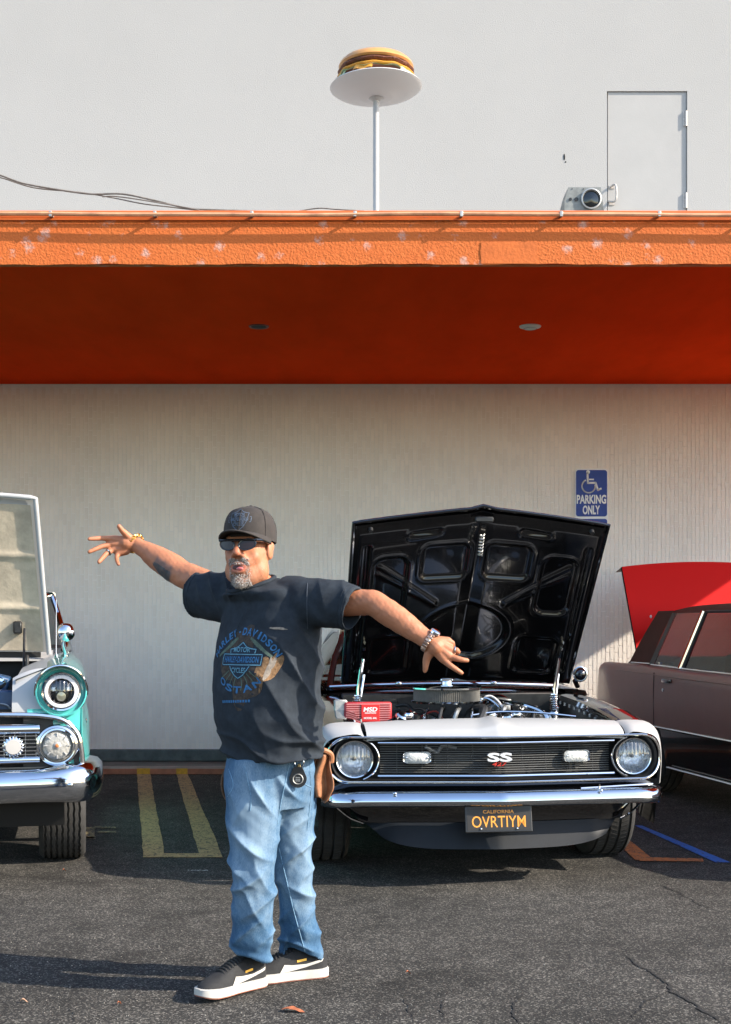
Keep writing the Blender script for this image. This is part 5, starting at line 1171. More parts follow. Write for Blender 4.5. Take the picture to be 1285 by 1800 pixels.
# mouth interior and tongue
g = G(); g.ell(hp(0, .0905, -.080), (.021, .007, .0125), HR3); g.obj('mouth', mat('mouth_dark', (.05, .008, .008), .5), man)
g = G(); g.ell(hp(.008, .0945, -.0845), (.013, .006, .0070), HR3); g.obj('tongue', mat('tongue', (.50, .13, .12), .35), man)
# beard: many short hairs on chin and lip
rs = np.random.RandomState(11); nrm_ = no_of(bme)
u_, v_, w2 = hl_[:, 0], hl_[:, 1], hl_[:, 2]
chin = (w2 < -.102) & (w2 > -.152) & (np.abs(u_) < .036) & (v_ > .045)
side = (np.abs(u_) > .027) & (np.abs(u_) < .038) & (w2 < -.060) & (w2 > -.110) & (v_ > .05)
mous = (w2 < -.047) & (w2 > -.068+.25*np.abs(u_)*0) & (np.abs(u_) < .036) & (v_ > .066) & ~((np.abs(u_) < .012) & (w2 > -.050))
cheek = (w2 < -.05) & (w2 > -.14) & (np.abs(u_) < .072) & (v_ > .0) & ~chin & ~side & ~mous
hair = G()
def hairs(ids, n, ln, wd):
    for i in rs.choice(ids, min(n, len(ids)*3)):
        p = Vector(co[i])+Vector(rs.normal(size=3)*.0012); nn = Vector(nrm_[i]); d_ = (nn*.75+Vector((rs.normal()*.35, rs.normal()*.35, -.9+rs.normal()*.25))).normalized()
        a_ = d_.orthogonal().normalized()*wd; b_ = d_.cross(a_); L = ln*rs.uniform(.6, 1.3)
        hair.add([p+a_-nn*.001, p-a_*.5+b_-nn*.001, p-a_*.5-b_-nn*.001, p+d_*L], [(0, 1, 3), (1, 2, 3), (2, 0, 3)])
hairs(np.where(chin)[0], 1500, .0060, .0008); hairs(np.where(side)[0], 350, .0045, .0007); hairs(np.where(mous)[0], 750, .0055, .0008); hairs(np.where(cheek)[0], 250, .002, .0004)
def hair_mat():
    m = mat('grey_beard', (.5, .47, .44), .6); n = m.node_tree.nodes; l = m.node_tree.links; g_ = n.new('ShaderNodeNewGeometry'); r = n.new('ShaderNodeValToRGB'); e = r.color_ramp.elements
    e[0].color = (.10, .065, .045, 1); e[1].color = (.48, .45, .42, 1); e[1].position = .6; e.new(.25).color = (.24, .19, .15, 1)
    l.new(g_.outputs['Random Per Island'], r.inputs[0]); l.new(r.outputs[0], n['Principled BSDF'].inputs['Base Color']); return m
hair.obj('beard', hair_mat(), man, smooth=False, kind='stuff')
# ---- cap
M_cap = mat('cap_cloth', (.032, .026, .023), .9, var=.18, vscale=40, bump=.5, bscale=420, bdist=.001)
CP = [(.022, .0895, .106), (.045, .0900, .107), (.075, .0885, .104), (.102, .081, .095), (.124, .066, .078), (.138, .045, .054), (.1455, .022, .026), (.147, .001, .001)]
g = G(); g.rings([[hp(a*math.cos(2*math.pi*k/48), -.012+b*math.sin(2*math.pi*k/48)*(1.0 if math.sin(2*math.pi*k/48) < 0 else .98), z+(.006*max(0, math.sin(2*math.pi*k/48)) if z < .13 else 0)) for k in range(48)] for z, a, b in CP], (False, True)); capo = g.obj('cap', M_cap, man, angle=80)
cbv = bvh_of(capo.data)
g = G(); g.ell(hp(0, -.012, .148), (.008, .008, .005), HR3); g.obj('cap_button', M_cap, capo)
def brim(off):
    def f(u, v):
        th = lerp(R(8), R(172), u); k = math.sin(th); e = v
        x = .0885*math.cos(th)*(1+.02*e); y = -.012+.104*k+e*.062*k**.75
        return tuple(hp(x, y, .046+off-.004*e*k-.016*abs(math.cos(th))**2*e-.014*abs(math.cos(th))**3))
    return f
g = G(); g.grid(brim(0), 40, 8); g.grid(brim(-.0045), 40, 8)
ed = [brim(-.002)(u, 1) for u in np.linspace(0, 1, 40)]; g.tube(ed, .0034, 6); g.obj('cap_brim', M_cap, capo, angle=80)
for th in (30, 90, 150, 210, 270, 330):
    g = G(); P = []
    for z, a, b in CP: 
        p = hp((a+.0006)*math.cos(R(th)), -.012+(b+.0006)*math.sin(R(th))*(.98 if th < 180 else 1), z+(.006*max(0, math.sin(R(th))) if z < .13 else 0)); P.append(p)
    g.tube(curve(P, 3), .0012, 5); g.obj('cap_seam', M_cap, capo)
M_emb = mat('embroidery', (.085, .11, .15), .7, var=.25, vscale=90)
EF = Matrix.Translation(hp(-.004, .09, .088)) @ (HM.to_4x4() @ Matrix.Rotation(R(90), 4, 'X') @ Matrix.Rotation(R(180), 4, 'Y') if False else Matrix((( HU.x, 0, HF.x, 0), (HU.y, 0, HF.y, 0), (0, 1, 0, 0), (0, 0, 0, 1))))
def stick(vs, fs, bvh, F, off, name, m, par):
    g = G(); g.add(conform(vs, bvh, F, off, .25), fs); return g.obj(name, m, par, smooth=False)
for tx, wd_, hh, oy in (('MOTOR', .040, .011, .017), ('HARLEY-DAVIDSON', .066, .012, .0), ('CYCLES', .040, .011, -.017)):
    vs, fs = text_mesh(tx, wd_, hh, .03); stick([(x, y+oy, 0) for x, y, z in vs], fs, cbv, EF, .0012, 'cap_lettering', M_emb, capo)
def ribbon(pts, w, closed=False, n=6):
    P = []
    m = len(pts)
    for i in range(m if closed else m-1):
        a = Vector((*pts[i], 0)); b = Vector((*pts[(i+1) % m], 0)); 
        for k in range(n): P.append(a.lerp(b, k/n))
    if not closed: P.append(Vector((*pts[-1], 0)))
    vs = []; fs = []; N = len(P)
    for i, p in enumerate(P):
        t = (P[(i+1) % N]-P[i-1]) if closed else (P[min(i+1, N-1)]-P[max(0, i-1)]); t.normalize(); q = Vector((-t.y, t.x, 0))*w/2
        vs += [p+q, p-q]
    for i in range(N if closed else N-1):
        j = (i+1) % N; fs.append((2*i, 2*i+1, 2*j+1, 2*j))
    return [tuple(v) for v in vs], fs
SHIELD = [(-.052, .036), (-.036, .038), (-.018, .044), (0, .060), (.018, .044), (.036, .038), (.052, .036), (.046, -.010), (.034, -.036), (.016, -.054), (0, -.064), (-.016, -.054), (-.034, -.036), (-.046, -.010)]
for pts in ([(x*.62, y*.62) for x, y in SHIELD], [(-.042, .009), (.042, .009), (.042, -.009), (-.042, -.009)]):
    vs, fs = ribbon(pts, .0022, True, 3); stick(vs, fs, cbv, EF, .001, 'cap_emblem_outline', M_emb, capo)
# ---- sunglasses
M_gl = mat('sunglass_lens', (.018, .007, .007), .12, spec=.35); M_fr = mat('sunglass_frame', (.008, .008, .009), .18, coat=.6)
def gv(u): return .108-3.0*u*u
sg = G(); sg.tube([hp(u, gv(u)+.003, .013+.02*abs(u)) for u in np.linspace(-.068, .068, 21)], .0042, 8); sgo = sg.obj('sunglasses', M_fr, man)
for s in (-1, 1):
    def lens(u, v):
        a = 2*math.pi*u; r = v; x = s*.037+.029*r*math.cos(a); z = -.002+.0185*r*math.sin(a)+.004*s*r*math.cos(a)
        return tuple(hp(x, gv(x)+.002, z))
    g = G(); g.grid(lens, 33, 6); g.obj('lens', M_gl, sgo, angle=180)
    g = G(); g.tube([lens(u, 1.0) for u in np.linspace(0, 1, 32, endpoint=False)], .0026, 7, closed=True); g.obj('lens_rim', M_fr, sgo)
    g = G(); g.tube([hp(s*.066, gv(.066)+.003, .014), hp(s*.076, .078, .016), hp(s*.082, .04, .014), hp(s*.083, .0, .012)], [.0055, .0055, .004, .003], 8); g.obj('temple', M_fr, sgo)
g = G(); g.ell(hp(.072, .086, .016), (.004, .006, .0035), HR3, 8, 10); g.obj('temple_badge', M_chrome, sgo)
# ---- t-shirt
PH = R(40); TA = Vector((math.cos(PH), -math.sin(PH), 0)); TF = Vector((-math.sin(PH), -math.cos(PH), 0))
sh = G()
SEC = [(484, 1334, .180, .150, .0), (481, 1305, .192, .164, .004), (477, 1262, .199, .172, .012), (474, 1215, .201, .170, .014), (474, 1165, .203, .160, .010), (477, 1120, .204, .146, .004), (479, 1085, .205, .130, 0), (476, 1058, .190, .112, 0), (462, 1040, .160, .104, .012), (450, 1030, .098, .086, .024)]
def trunk_ring(px, py, a, b, sh_, n=48, e=2.35):
    c = at(px, py, 4.645)+TF*sh_; out = []
    for k in range(n):
        t = 2*math.pi*k/n; ct, st = math.cos(t), math.sin(t)
        out.append(c+TA*(a*math.copysign(abs(ct)**(2/e), ct))+TF*(b*math.copysign(abs(st)**(2/e), st)))
    return out
hem = [(484, 1336, .166, .136, 0), (483, 1316, .150, .12, 0)]
rr_ = [trunk_ring(*q) for q in reversed(hem)]+[trunk_ring(*q) for q in SEC]
ctop = at(450, 1030, 4.645)+TF*.024
def tilt_ring(r_, k1, k2):
    for p in r_: q_ = p-ctop; p.z += -k1*q_.dot(TF)+k2*q_.dot(TA)
tilt_ring(rr_[-1], .34, .10); tilt_ring(rr_[-2], .16, .05)
# tilt the hem: lower at the left front
for r_ in rr_[:4]:
    for k, p in enumerate(r_): p.z += -.030*((.5-((p.x-at(475, 0, 4.645).x)/.36)))*.9+.012
sh.rings(rr_)
def ringat(c, d, r, n=28, squash=1.0):
    d = d.normalized(); a = d.cross(Vector((0, 1, 0))).normalized(); b = d.cross(a)
    return [c+(a*math.cos(2*math.pi*k/n)*r+b*math.sin(2*math.pi*k/n)*r*squash) for k in range(n)]
def sleeve(pts, rads, sq=.9):
    rings = []; n = len(pts)
    for i, p in enumerate(pts):
        d = pts[min(i+1, n-1)]-pts[max(i-1, 0)]; rings.append(ringat(p, d, rads[i], squash=sq))
    d = pts[-1]-pts[-2]; rings.append(ringat(pts[-1], d, rads[-1]-.011, squash=sq)); rings.append(ringat(pts[-1]-d.normalized()*.06, d, rads[-1]-.014, squash=sq)); sh.rings(rings)
sleeve([at(440, 1058, 4.70), at(402, 1052, 4.76), at(374, 1048, 4.80), at(348, 1044, 4.85)], [.098, .092, .088, .084])
sleeve([at(505, 1060, 4.61), at(548, 1062, 4.535), at(588, 1062, 4.48), at(622, 1071, 4.445)], [.098, .092, .084, .078])
sme = remesh(sh, .0050, 5, .5)
co = co_of(sme); nr = no_of(sme)
X, Y, Z = co[:, 0], co[:, 1], co[:, 2]
def gau(px, py, sx, sz, d=4.6):
    c = at(px, py, d); return np.exp(-((X-c.x)/sx)**2-((Z-c.z)/sz)**2)
def ridge(ph): return 1.5*(1-np.abs(np.sin(ph*.5)))**1.8-.55
wz = wob(co, 9, 21, 2)
disp = .003*wob(co, 10, 5, 2)+.0012*wob(co, 60, 6, 2)
# folds running from the near armpit down to the far hip
s_ = (X*.62+Z*.78); disp += .016*ridge(s_*70+2.6*wz)*gau(520, 1190, .15, .14)
s_ = (X*.80+Z*.60); disp += .015*ridge(s_*60+2.4*wz+1.0)*gau(545, 1290, .14, .09)
# hem bunching
disp += .013*ridge(Z*88+X*26+2.8*wz)*np.exp(-((Z-at(0, 1318, 4.64).z)/.055)**2)
# shoulder and far sleeve pleats
disp += .011*ridge(X*120+Z*28+1.1*wz)*gau(375, 1030, .09, .06)
disp += .006*ridge(X*95-Z*35+1.4*wz)*gau(425, 1090, .08, .07)
disp += .0055*ridge((X*.9+Z*.3)*70+wz*1.2)*gau(590, 1045, .09, .06)
disp += .007*ridge((X*.5+Z*.85)*85+wz*1.2)*gau(560, 1110, .07, .05)
disp -= .010*np.exp(-(((X*.75+Z*.66)-(at(545, 1115, 4.5).x*.75+at(545, 1115, 4.5).z*.66))/.012)**2)*gau(548, 1115, .08, .05)
set_co(sme, co+nr*disp[:, None])
M_shirt = mat('navy_cotton', (.024, .030, .038), .95, var=.25, vscale=25, bump=.4, bscale=500, bdist=.001, spec=.2)
so = link('t_shirt', sme, M_shirt, man, angle=180)
sbv = bvh_of(sme)
# collar rib, hem and sleeve stitching
cring = trunk_ring(450, 1030, .086, .077, .024, 48, 2.0); tilt_ring(cring, .34, .10)
g = G(); g.tube([p+Vector((0, 0, .006)) for p in cring], .0085, 8, closed=True); g.obj('collar', M_shirt, so)
for c_, d_, r_ in ((at(622, 1071, 4.445), at(622, 1071, 4.445)-at(588, 1062, 4.48), .0785), (at(348, 1044, 4.85), at(348, 1044, 4.85)-at(374, 1048, 4.80), .0885)):
    for back in (.010, .026):
        pts = []
        for p in ringat(c_-d_.normalized()*back, d_, r_+.05, 56, .9):
            q_ = c_-d_.normalized()*back; h_ = sbv.ray_cast(p, (q_-p).normalized(), .2)
            if h_[0] and abs((h_[0]-q_).length-r_) < .018: pts.append(h_[0]+(p-q_).normalized()*.0006)
        if len(pts) > 8: g = G(); g.tube(pts, .0012, 6); g.obj('sleeve_hem', M_shirt, so)
# sleeve seam
P = [at(536, y, 4.3) for y in range(1022, 1112, 6)]; pts = []
for p in P:
    h_ = sbv.ray_cast(p, Vector((0, 1, 0)), 1.0)
    if h_[0]: pts.append(h_[0]-Vector((0, .0004, 0)))
if len(pts) > 4: g = G(); g.tube(pts, .0014, 5); g.obj('sleeve_seam', mat('seam_thread', (.05, .06, .075), .9), so)
# printed graphic: text arcs, shield, wings, eagle patch
c0 = at(416, 1160, 4.49)
SF = Matrix(((TA.x, 0, TF.x, c0.x), (TA.y, 0, TF.y, c0.y), (0, 1, 0, c0.z), (0, 0, 0, 1)))
M_pb = mat('print_blue', (.028, .125, .27), .85, var=.35, vscale=160); M_pd = mat('print_navy', (.008, .02, .04), .9); M_pt = mat('print_teal', (.11, .26, .34), .85, var=.3, vscale=140)
M_pg = mat('print_green', (.075, .11, .085), .9, var=.35, vscale=90); M_pe = mat('print_eagle', (.20, .11, .05), .9, var=.6, vscale=110, detail=8); M_pw = mat('print_pale', (.24, .20, .16), .9, var=.3, vscale=120); M_pbr = mat('print_brown', (.045, .032, .024), .9, var=.6, vscale=80)
def blob(cx, cy, rx, ry, rot, off, m, name, seed, n=40, jag=.25):
    rs = np.random.RandomState(seed); ph = rs.uniform(0, 6.3, 6); vs = [(cx, cy, 0)]; fs = []; rings_ = 5
    for q in range(1, rings_+1):
        for k in range(n):
            t = 2*math.pi*k/n; f = 1+jag*sum(math.sin((i+2)*t+ph[i])/(i+2) for i in range(6)) ; x = rx*math.cos(t)*f*q/rings_; y = ry*math.sin(t)*f*q/rings_
            vs.append((cx+x*math.cos(rot)-y*math.sin(rot), cy+x*math.sin(rot)+y*math.cos(rot), 0))
    for k in range(n):
        fs.append((0, 1+k, 1+(k+1) % n))
        for q in range(rings_-1): a = 1+q*n; fs.append((a+k, a+(k+1) % n, a+n+(k+1) % n, a+n+k))
    stick(vs, fs, sbv, SF, off, name, m, so)
blob(.0, -.02, .085, .12, 0, .0008, M_pbr, 'print_ground', 3, jag=.4)
blob(.105, -.035, .022, .075, -.35, .0011, M_pe, 'print_eagle_body', 5, jag=.6)
blob(.112, -.025, .010, .034, -.15, .0015, M_pw, 'print_eagle_face', 8, jag=.5)
blob(.120, .108, .026, .004, -.12, .0015, M_pw, 'print_feather', 9, jag=.3)
for s in (-1, 1):
    for k in range(5):
        pts = [(s*(.030+.006*k), .075-.006*k), (s*(.055+.010*k), .058-.008*k), (s*(.078+.009*k), .034-.006*k)]; vs, fs = ribbon([tuple(p[:2]) for p in curve([(a, b, 0) for a, b in pts], 5)], .0085, False, 1); stick(vs, fs, sbv, SF, .0013, 'print_wing_feather', M_pg, so)
    for k in range(4):
        pts = [(s*(.012+.012*k), -.062+.008*k), (s*(.018+.018*k), -.085+.010*k), (s*(.016+.024*k), -.105+.014*k)]; vs, fs = ribbon([tuple(p[:2]) for p in curve([(a, b, 0) for a, b in pts], 4)], .0035, False, 1); stick(vs, fs, sbv, SF, .0013, 'print_ray', M_pg, so)
def fillpoly(poly, n=4):
    c = (sum(p[0] for p in poly)/len(poly), sum(p[1] for p in poly)/len(poly)); vs = [(c[0], c[1], 0)]; P = []
    for i, p in enumerate(poly):
        q_ = poly[(i+1) % len(poly)]
        for k in range(n): P.append((lerp(p[0], q_[0], k/n), lerp(p[1], q_[1], k/n)))
    N = len(P); fs = []
    for r in range(1, 7): vs += [(lerp(c[0], x, r/6), lerp(c[1], y, r/6), 0) for x, y in P]
    for k in range(N):
        fs.append((0, 1+k, 1+(k+1) % N))
        for r in range(5): a = 1+r*N; fs.append((a+k, a+(k+1) % N, a+N+(k+1) % N, a+N+k))
    return vs, fs
SB = [(x*1.18, y*1.08) for x, y in SHIELD]; BAR = [(-.088, .022), (.088, .022), (.088, -.022), (-.088, -.022)]
stick(*fillpoly(SB), sbv, SF, .0017, 'print_shield', M_pd, so); vs, fs = ribbon([(x*.92, y*.92) for x, y in SB], .0032, True, 4); stick(vs, fs, sbv, SF, .0022, 'print_shield_outline', M_pt, so)
stick(*fillpoly(BAR, 10), sbv, SF, .0027, 'print_bar', M_pd, so); vs, fs = ribbon([(x*.95, y*.82) for x, y in BAR], .0028, True, 14); stick(vs, fs, sbv, SF, .0032, 'print_bar_outline', M_pt, so)
for tx, wd_, hh, ox, oy, m_ in (('MOTOR', .074, .017, 0, .034, M_pt), ('HARLEY-DAVIDSON', .148, .021, 0, 0, M_pb), ('CYCLES', .064, .017, 0, -.036, M_pt)):
    vs, fs = text_mesh(tx, wd_, hh, .02, cuts=1); stick([(x+ox, y+oy, 0) for x, y, z in vs], fs, sbv, SF, .0037, 'print_lettering', m_, so)
def arctext(tx, rad, cy, hh, a0, a1, inv, m_):
    n = len(tx)
    for i, ch in enumerate(tx):
        if ch == ' ': continue
        a = R(lerp(a0, a1, i/(n-1))); step = abs(R(a1-a0))/(n-1)*rad
        vs, fs = text_mesh(ch, step*(.35 if ch in '-I' else .86), hh*(.2 if ch == '-' else 1), .03, cuts=1)
        rot = (a-math.pi/2) if not inv else (a+math.pi/2); cx, cyy = rad*math.cos(a), cy+rad*math.sin(a)
        stick([(cx+x*math.cos(rot)-y*math.sin(rot), cyy+x*math.sin(rot)+y*math.cos(rot), 0) for x, y, z in vs], fs, sbv, SF, .0022, 'print_letter', m_, so)
arctext('HARLEY-DAVIDSON', .155, -.058, .026, 150, 32, False, M_pb)
arctext('OSTAN', .125, .022, .024, 232, 308, True, M_pb)
for k in range(12): vs, fs = ribbon([(-.075+k*.011, -.146+.0006*k), (-.067+k*.011, -.146+.0006*k)], .009, False, 2); stick(vs, fs, sbv, SF, .0018, 'print_small_mark', M_pb, so)
# ---- jeans
jn = G()
def legrings(secs, cav=True, n=32):
    rings = []
    for px, py, hw, dp, d in secs:
        c = at(px, py, d); rings.append([c+Vector((hw*math.cos(2*math.pi*k/n), dp*math.sin(2*math.pi*k/n), 0)) for k in range(n)])
    if cav:
        px, py, hw, dp, d = secs[-1]; c = at(px, py, d)
        rings.append([c+Vector(((hw-.011)*math.cos(2*math.pi*k/n), (dp-.011)*math.sin(2*math.pi*k/n), .002)) for k in range(n)])
        rings.append([c+Vector(((hw-.014)*math.cos(2*math.pi*k/n), (dp-.014)*math.sin(2*math.pi*k/n), .07)) for k in range(n)])
    jn.rings(rings)
legrings([(474, 1318, .150, .125, 4.66), (474, 1350, .163, .135, 4.66), (471, 1385, .160, .138, 4.66), (468, 1420, .14, .12, 4.66)], False)
legrings([(452, 1330, .10, .11, 4.62), (449, 1380, .112, .115, 4.61), (447, 1430, .102, .105, 4.60), (446, 1480, .092, .098, 4.59), (445, 1530, .081, .090, 4.580), (446, 1580, .076, .084, 4.60), (444, 1622, .076, .082, 4.63), (442, 1646, .077, .082, 4.645), (440, 1666, .076, .080, 4.655), (444, 1686, .068, .074, 4.665)])
legrings([(505, 1330, .095, .11, 4.71), (509, 1380, .098, .11, 4.72), (511, 1430, .088, .098, 4.735), (513, 1480, .080, .092, 4.75), (515, 1530, .072, .084, 4.765), (521, 1580, .071, .080, 4.79), (527, 1625, .073, .079, 4.815), (528, 1648, .080, .083, 4.83), (531, 1664, .076, .078, 4.84), (534, 1680, .070, .074, 4.845)])
for i_, v_ in enumerate(jn.v):      # cuffs ride up over the instep and hang lower at the heel
    if v_[2] < .25: jn.v[i_] = (v_[0], v_[1], v_[2]+(.25-v_[2])/.10*(.028*((4.70 if v_[0] < -.29 else 4.86)-v_[1])/.08*.5-.016*(v_[0]-(-.405 if v_[0] < -.29 else -.22))/.07))
jme = remesh(jn, .0050, 5, .5)
co = co_of(jme); nr = no_of(jme); X, Y, Z = co[:, 0], co[:, 1], co[:, 2]
near = (Y-4.70) < (X-at(487, 0, 4.68).x)*-.9
wz = wob(co, 10, 31, 2); disp = .003*wob(co, 12, 8, 2)+.0013*wob(co, 70, 9, 2)
def zg(py, s, d=4.65): return np.exp(-((Z-at(0, py, d).z)/s)**2)
disp += .011*ridge((Z*.9+X*.45)*100+2.6*wz)*zg(1675, .035)+.008*ridge((Z*.75-X*.66)*85+2.2*wz)*zg(1630, .05)+.006*ridge((Z*.3+X*.95)*70+2*wz)*zg(1560, .16)
disp += .018*ridge((Z*.80+X*.60)*58+1.4*wz)*gau(430, 1490, .09, .09)+.014*ridge((Z*.75-X*.66)*62+1.2*wz+1)*gau(440, 1560, .09, .08)
disp += .015*ridge((Z*.85-X*.5)*60+1.5*wz)*gau(525, 1500, .07, .10)+.015*ridge((Z*.8+X*.6)*55+1.3*wz)*gau(530, 1600, .07, .08)
disp += .013*ridge((Z*.55+X*.85)*60+1.3*wz)*gau(470, 1390, .12, .06)+.007*ridge((Z*.6-X*.8)*50+wz)*gau(420, 1420, .08, .06)
set_co(jme, co+nr*disp[:, None])
def denim():
    m = mat('faded_denim', (.20, .34, .50), .9, bump=.35, bscale=420, bdist=.0012, spec=.2); n = m.node_tree.nodes; l = m.node_tree.links; p = n['Principled BSDF']; tc = n['Texture Coordinate'].outputs['Object']
    mp = n.new('ShaderNodeMapping'); mp.inputs['Scale'].default_value = (1.4, 1.4, .5); l.new(tc, mp.inputs[0])
    a = n.new('ShaderNodeTexNoise'); a.inputs['Scale'].default_value = 5; a.inputs['Detail'].default_value = 8; a.inputs['Roughness'].default_value = .65; l.new(mp.outputs[0], a.inputs['Vector'])
    b = n.new('ShaderNodeTexNoise'); b.inputs['Scale'].default_value = 260; b.inputs['Detail'].default_value = 3; l.new(mp.outputs[0], b.inputs['Vector'])
    ad = n.new('ShaderNodeMath'); ad.operation = 'MULTIPLY_ADD'; ad.inputs[1].default_value = .35; l.new(b.outputs[0], ad.inputs[0]); l.new(a.outputs[0], ad.inputs[2])
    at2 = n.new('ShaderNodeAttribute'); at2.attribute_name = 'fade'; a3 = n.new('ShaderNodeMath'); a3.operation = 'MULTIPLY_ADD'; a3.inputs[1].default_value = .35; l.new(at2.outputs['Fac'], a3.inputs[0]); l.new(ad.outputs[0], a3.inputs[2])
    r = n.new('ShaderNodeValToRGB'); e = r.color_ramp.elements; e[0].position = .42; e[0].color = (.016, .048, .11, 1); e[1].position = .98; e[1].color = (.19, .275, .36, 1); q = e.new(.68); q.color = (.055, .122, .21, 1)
    l.new(a3.outputs[0], r.inputs[0]); l.new(r.outputs[0], p.inputs['Base Color']); return m
M_den = denim()
fade = np.clip(zg(1440, .14)*.8+zg(1560, .10)*.5, 0, 1)*np.clip(-nr[:, 1], 0, 1)+np.clip(disp/.012, 0, 1)*.35   # worn thighs; also paler wherever a fold stands out
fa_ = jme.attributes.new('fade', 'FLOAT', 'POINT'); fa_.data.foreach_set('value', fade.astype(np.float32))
jo = link('jeans', jme, M_den, man, angle=180)
jbv = bvh_of(jme); M_seam = mat('denim_seam', (.14, .25, .36), .9, var=.3, vscale=120)
def seam(pix, r=.0022):
    pts = []
    for p in curve([(x, y, 0) for x, y in pix], 6):
        o_ = Vector((0, 0, CAMH)); d_ = (at(p.x, p.y, 1.0)-o_).normalized(); h_ = jbv.ray_cast(o_, d_, 9)
        if h_[0]: pts.append(h_[0]-d_*.0008)
    if len(pts) > 3: g = G(); g.tube(pts, r, 5); g.obj('jeans_seam', M_seam, jo)
seam([(509, 1338), (503, 1370), (494, 1410), (488, 1450)]); seam([(490, 1490), (503, 1545), (516, 1600), (527, 1640), (536, 1672)]); seam([(402, 1690), (420, 1697), (445, 1703), (468, 1696)]); seam([(498, 1686), (520, 1690), (560, 1684)])
seam([(512, 1342), (520, 1362), (536, 1378), (548, 1384)], .0018); seam([(430, 1346), (436, 1375), (441, 1400), (440, 1425)], .0018); seam([(402, 1352), (410, 1380), (400, 1400)], .0018); seam([(545, 1342), (546, 1400), (540, 1460)], .0018)
# ---- shoes
M_suede = mat('dark_grey_suede', (.016, .016, .017), .85, var=.3, vscale=40, bump=.4, bscale=260, bdist=.002); M_sole = mat('off_white_sole', (.46, .44, .40), .6, var=.12, vscale=18); M_gum = mat('gum_edge', (.28, .10, .06), .7)
M_lace = mat('black_lace', (.012, .012, .012), .8); M_gold2 = mat('gold_foil', (.60, .34, .06), .35, .6)
TT = [0, .05, .12, .3, .5, .68, .82, .92, .975, 1.0]; TW = [.014, .028, .034, .034, .037, .046, .046, .036, .022, .008]; THh = [.070, .095, .106, .112, .098, .072, .054, .044, .032, .020]
def shoe(heel, toe, lift, lat):
    H = Vector(heel); T = Vector(toe); d = (T-H); L = d.length; d.normalize(); side = d.cross(Vector((0, 0, 1))).normalized()*lat; up = side.cross(d)*lat
    if up.z < 0: up = -up
    def P(t, x, z): return H+d*(t*L)+side*x+up*z
    root = None; g = G(); ts = np.linspace(0, 1, 30)
    rings = []
    for t in ts:
        w_ = interp(t, TT, TW); h = interp(t, TT, THh); rings.append([P(t, w_*math.copysign(abs(math.cos(a))**.75, math.cos(a)), .022+max(0, math.sin(a))**.8*(h-.012)) for a in np.linspace(0, math.pi, 17)]+[P(t, w_*.5*math.cos(a), .021) for a in (math.pi, math.pi*.5, 0)])
    g.rings(rings); up_ = g.obj('shoe', M_suede, man, angle=60); bv = bvh_of(up_.data)
    g = G(); rings = []
    for t in ts:
        w_ = interp(t, TT, TW)+.005; s_ = .010*max(0, (t-.8)/.2)**2; n = 5
        rings.append([P(-.015+t*1.035, w_*1.0, .004+s_), P(-.015+t*1.035, w_*1.02, .018+s_*.6), P(-.015+t*1.035, w_, .033), P(-.015+t*1.035, w_*.8, .035), P(-.015+t*1.035, -w_*.8, .035), P(-.015+t*1.035, -w_, .033), P(-.015+t*1.035, -w_*1.02, .018+s_*.6), P(-.015+t*1.035, -w_, .004+s_)])
    g.rings(rings); g.obj('sole', M_sole, up_, angle=50)
    g = G(); rings = []
    for t in ts:
        w_ = interp(t, TT, TW)+.003; s_ = .010*max(0, (t-.8)/.2)**2; q_ = -.013+t*1.03
        rings.append([P(q_, w_, 0+s_), P(q_, w_, .005+s_), P(q_, -w_, .005+s_), P(q_, -w_, 0+s_)])
    g.rings(rings); g.obj('outsole', M_gum, up_)
    # laces, tongue
    for k in range(7):
        t = .44+k*.042; g = G(); h = interp(t, TT, THh)+.012
        g.tube([P(t, -.024, h-.010), P(t+.006, -.012, h-.0005), P(t, 0, h+.002), P(t-.006, .012, h-.0005), P(t, .024, h-.010)], .0042, 6); g.obj('lace', M_lace, up_)
    g = G(); g.grid(lambda u, v: P(lerp(.30, .44, v), lerp(-.022, .022, u), interp(lerp(.30, .44, v), TT, THh)+.012+.012*(1-v)-.006*abs(2*u-1)**2), 8, 6); g.obj('tongue', M_suede, up_)
    # swooping side stripe on the outer flank, gold print
    def sidept(t, z):
        p = P(t, .12, z); h_ = bv.ray_cast(p, -side, .3); q_ = h_[0] if h_[0] else P(t, .04, z); return q_+side*.0022
    def flank_ribbon(c0, c1, name, m_, n=18):
        g = G(); g.grid(lambda u, v: tuple(sidept(lerp(interp(u, [q[2] for q in c0], [q[0] for q in c0]), interp(u, [q[2] for q in c1], [q[0] for q in c1]), v), lerp(interp(u, [q[2] for q in c0], [q[1] for q in c0]), interp(u, [q[2] for q in c1], [q[1] for q in c1]), v))), n, 5); g.obj(name, m_, up_)
    flank_ribbon([(.62, .034, 0), (.50, .036, .3), (.30, .046, .6), (.08, .062, 1)], [(.56, .062, 0), (.46, .058, .3), (.28, .058, .6), (.06, .072, 1)], 'side_stripe', M_sole)
    g = G(); g.grid(lambda u, v: tuple(sidept(lerp(.40, .28, u), lerp(.066, .074, v)+.004*u)), 6, 3); g.obj('gold_mark', M_gold2, up_)
    return P
PA = shoe((at(463, 0, 4.74).x, 4.735, .002), (at(349, 0, 4.50).x, 4.500, .016), 0, -1)
PB = shoe((at(573, 0, 4.86).x, 4.86, .002), (at(432, 0, 4.76).x, 4.755, .003), 0, -1)
g = G(); g.box(PA(.36, .0, .138), (.028, .006, .018), .002); g.obj('tongue_label', mat('teal_label', (.10, .24, .26), .7), man)
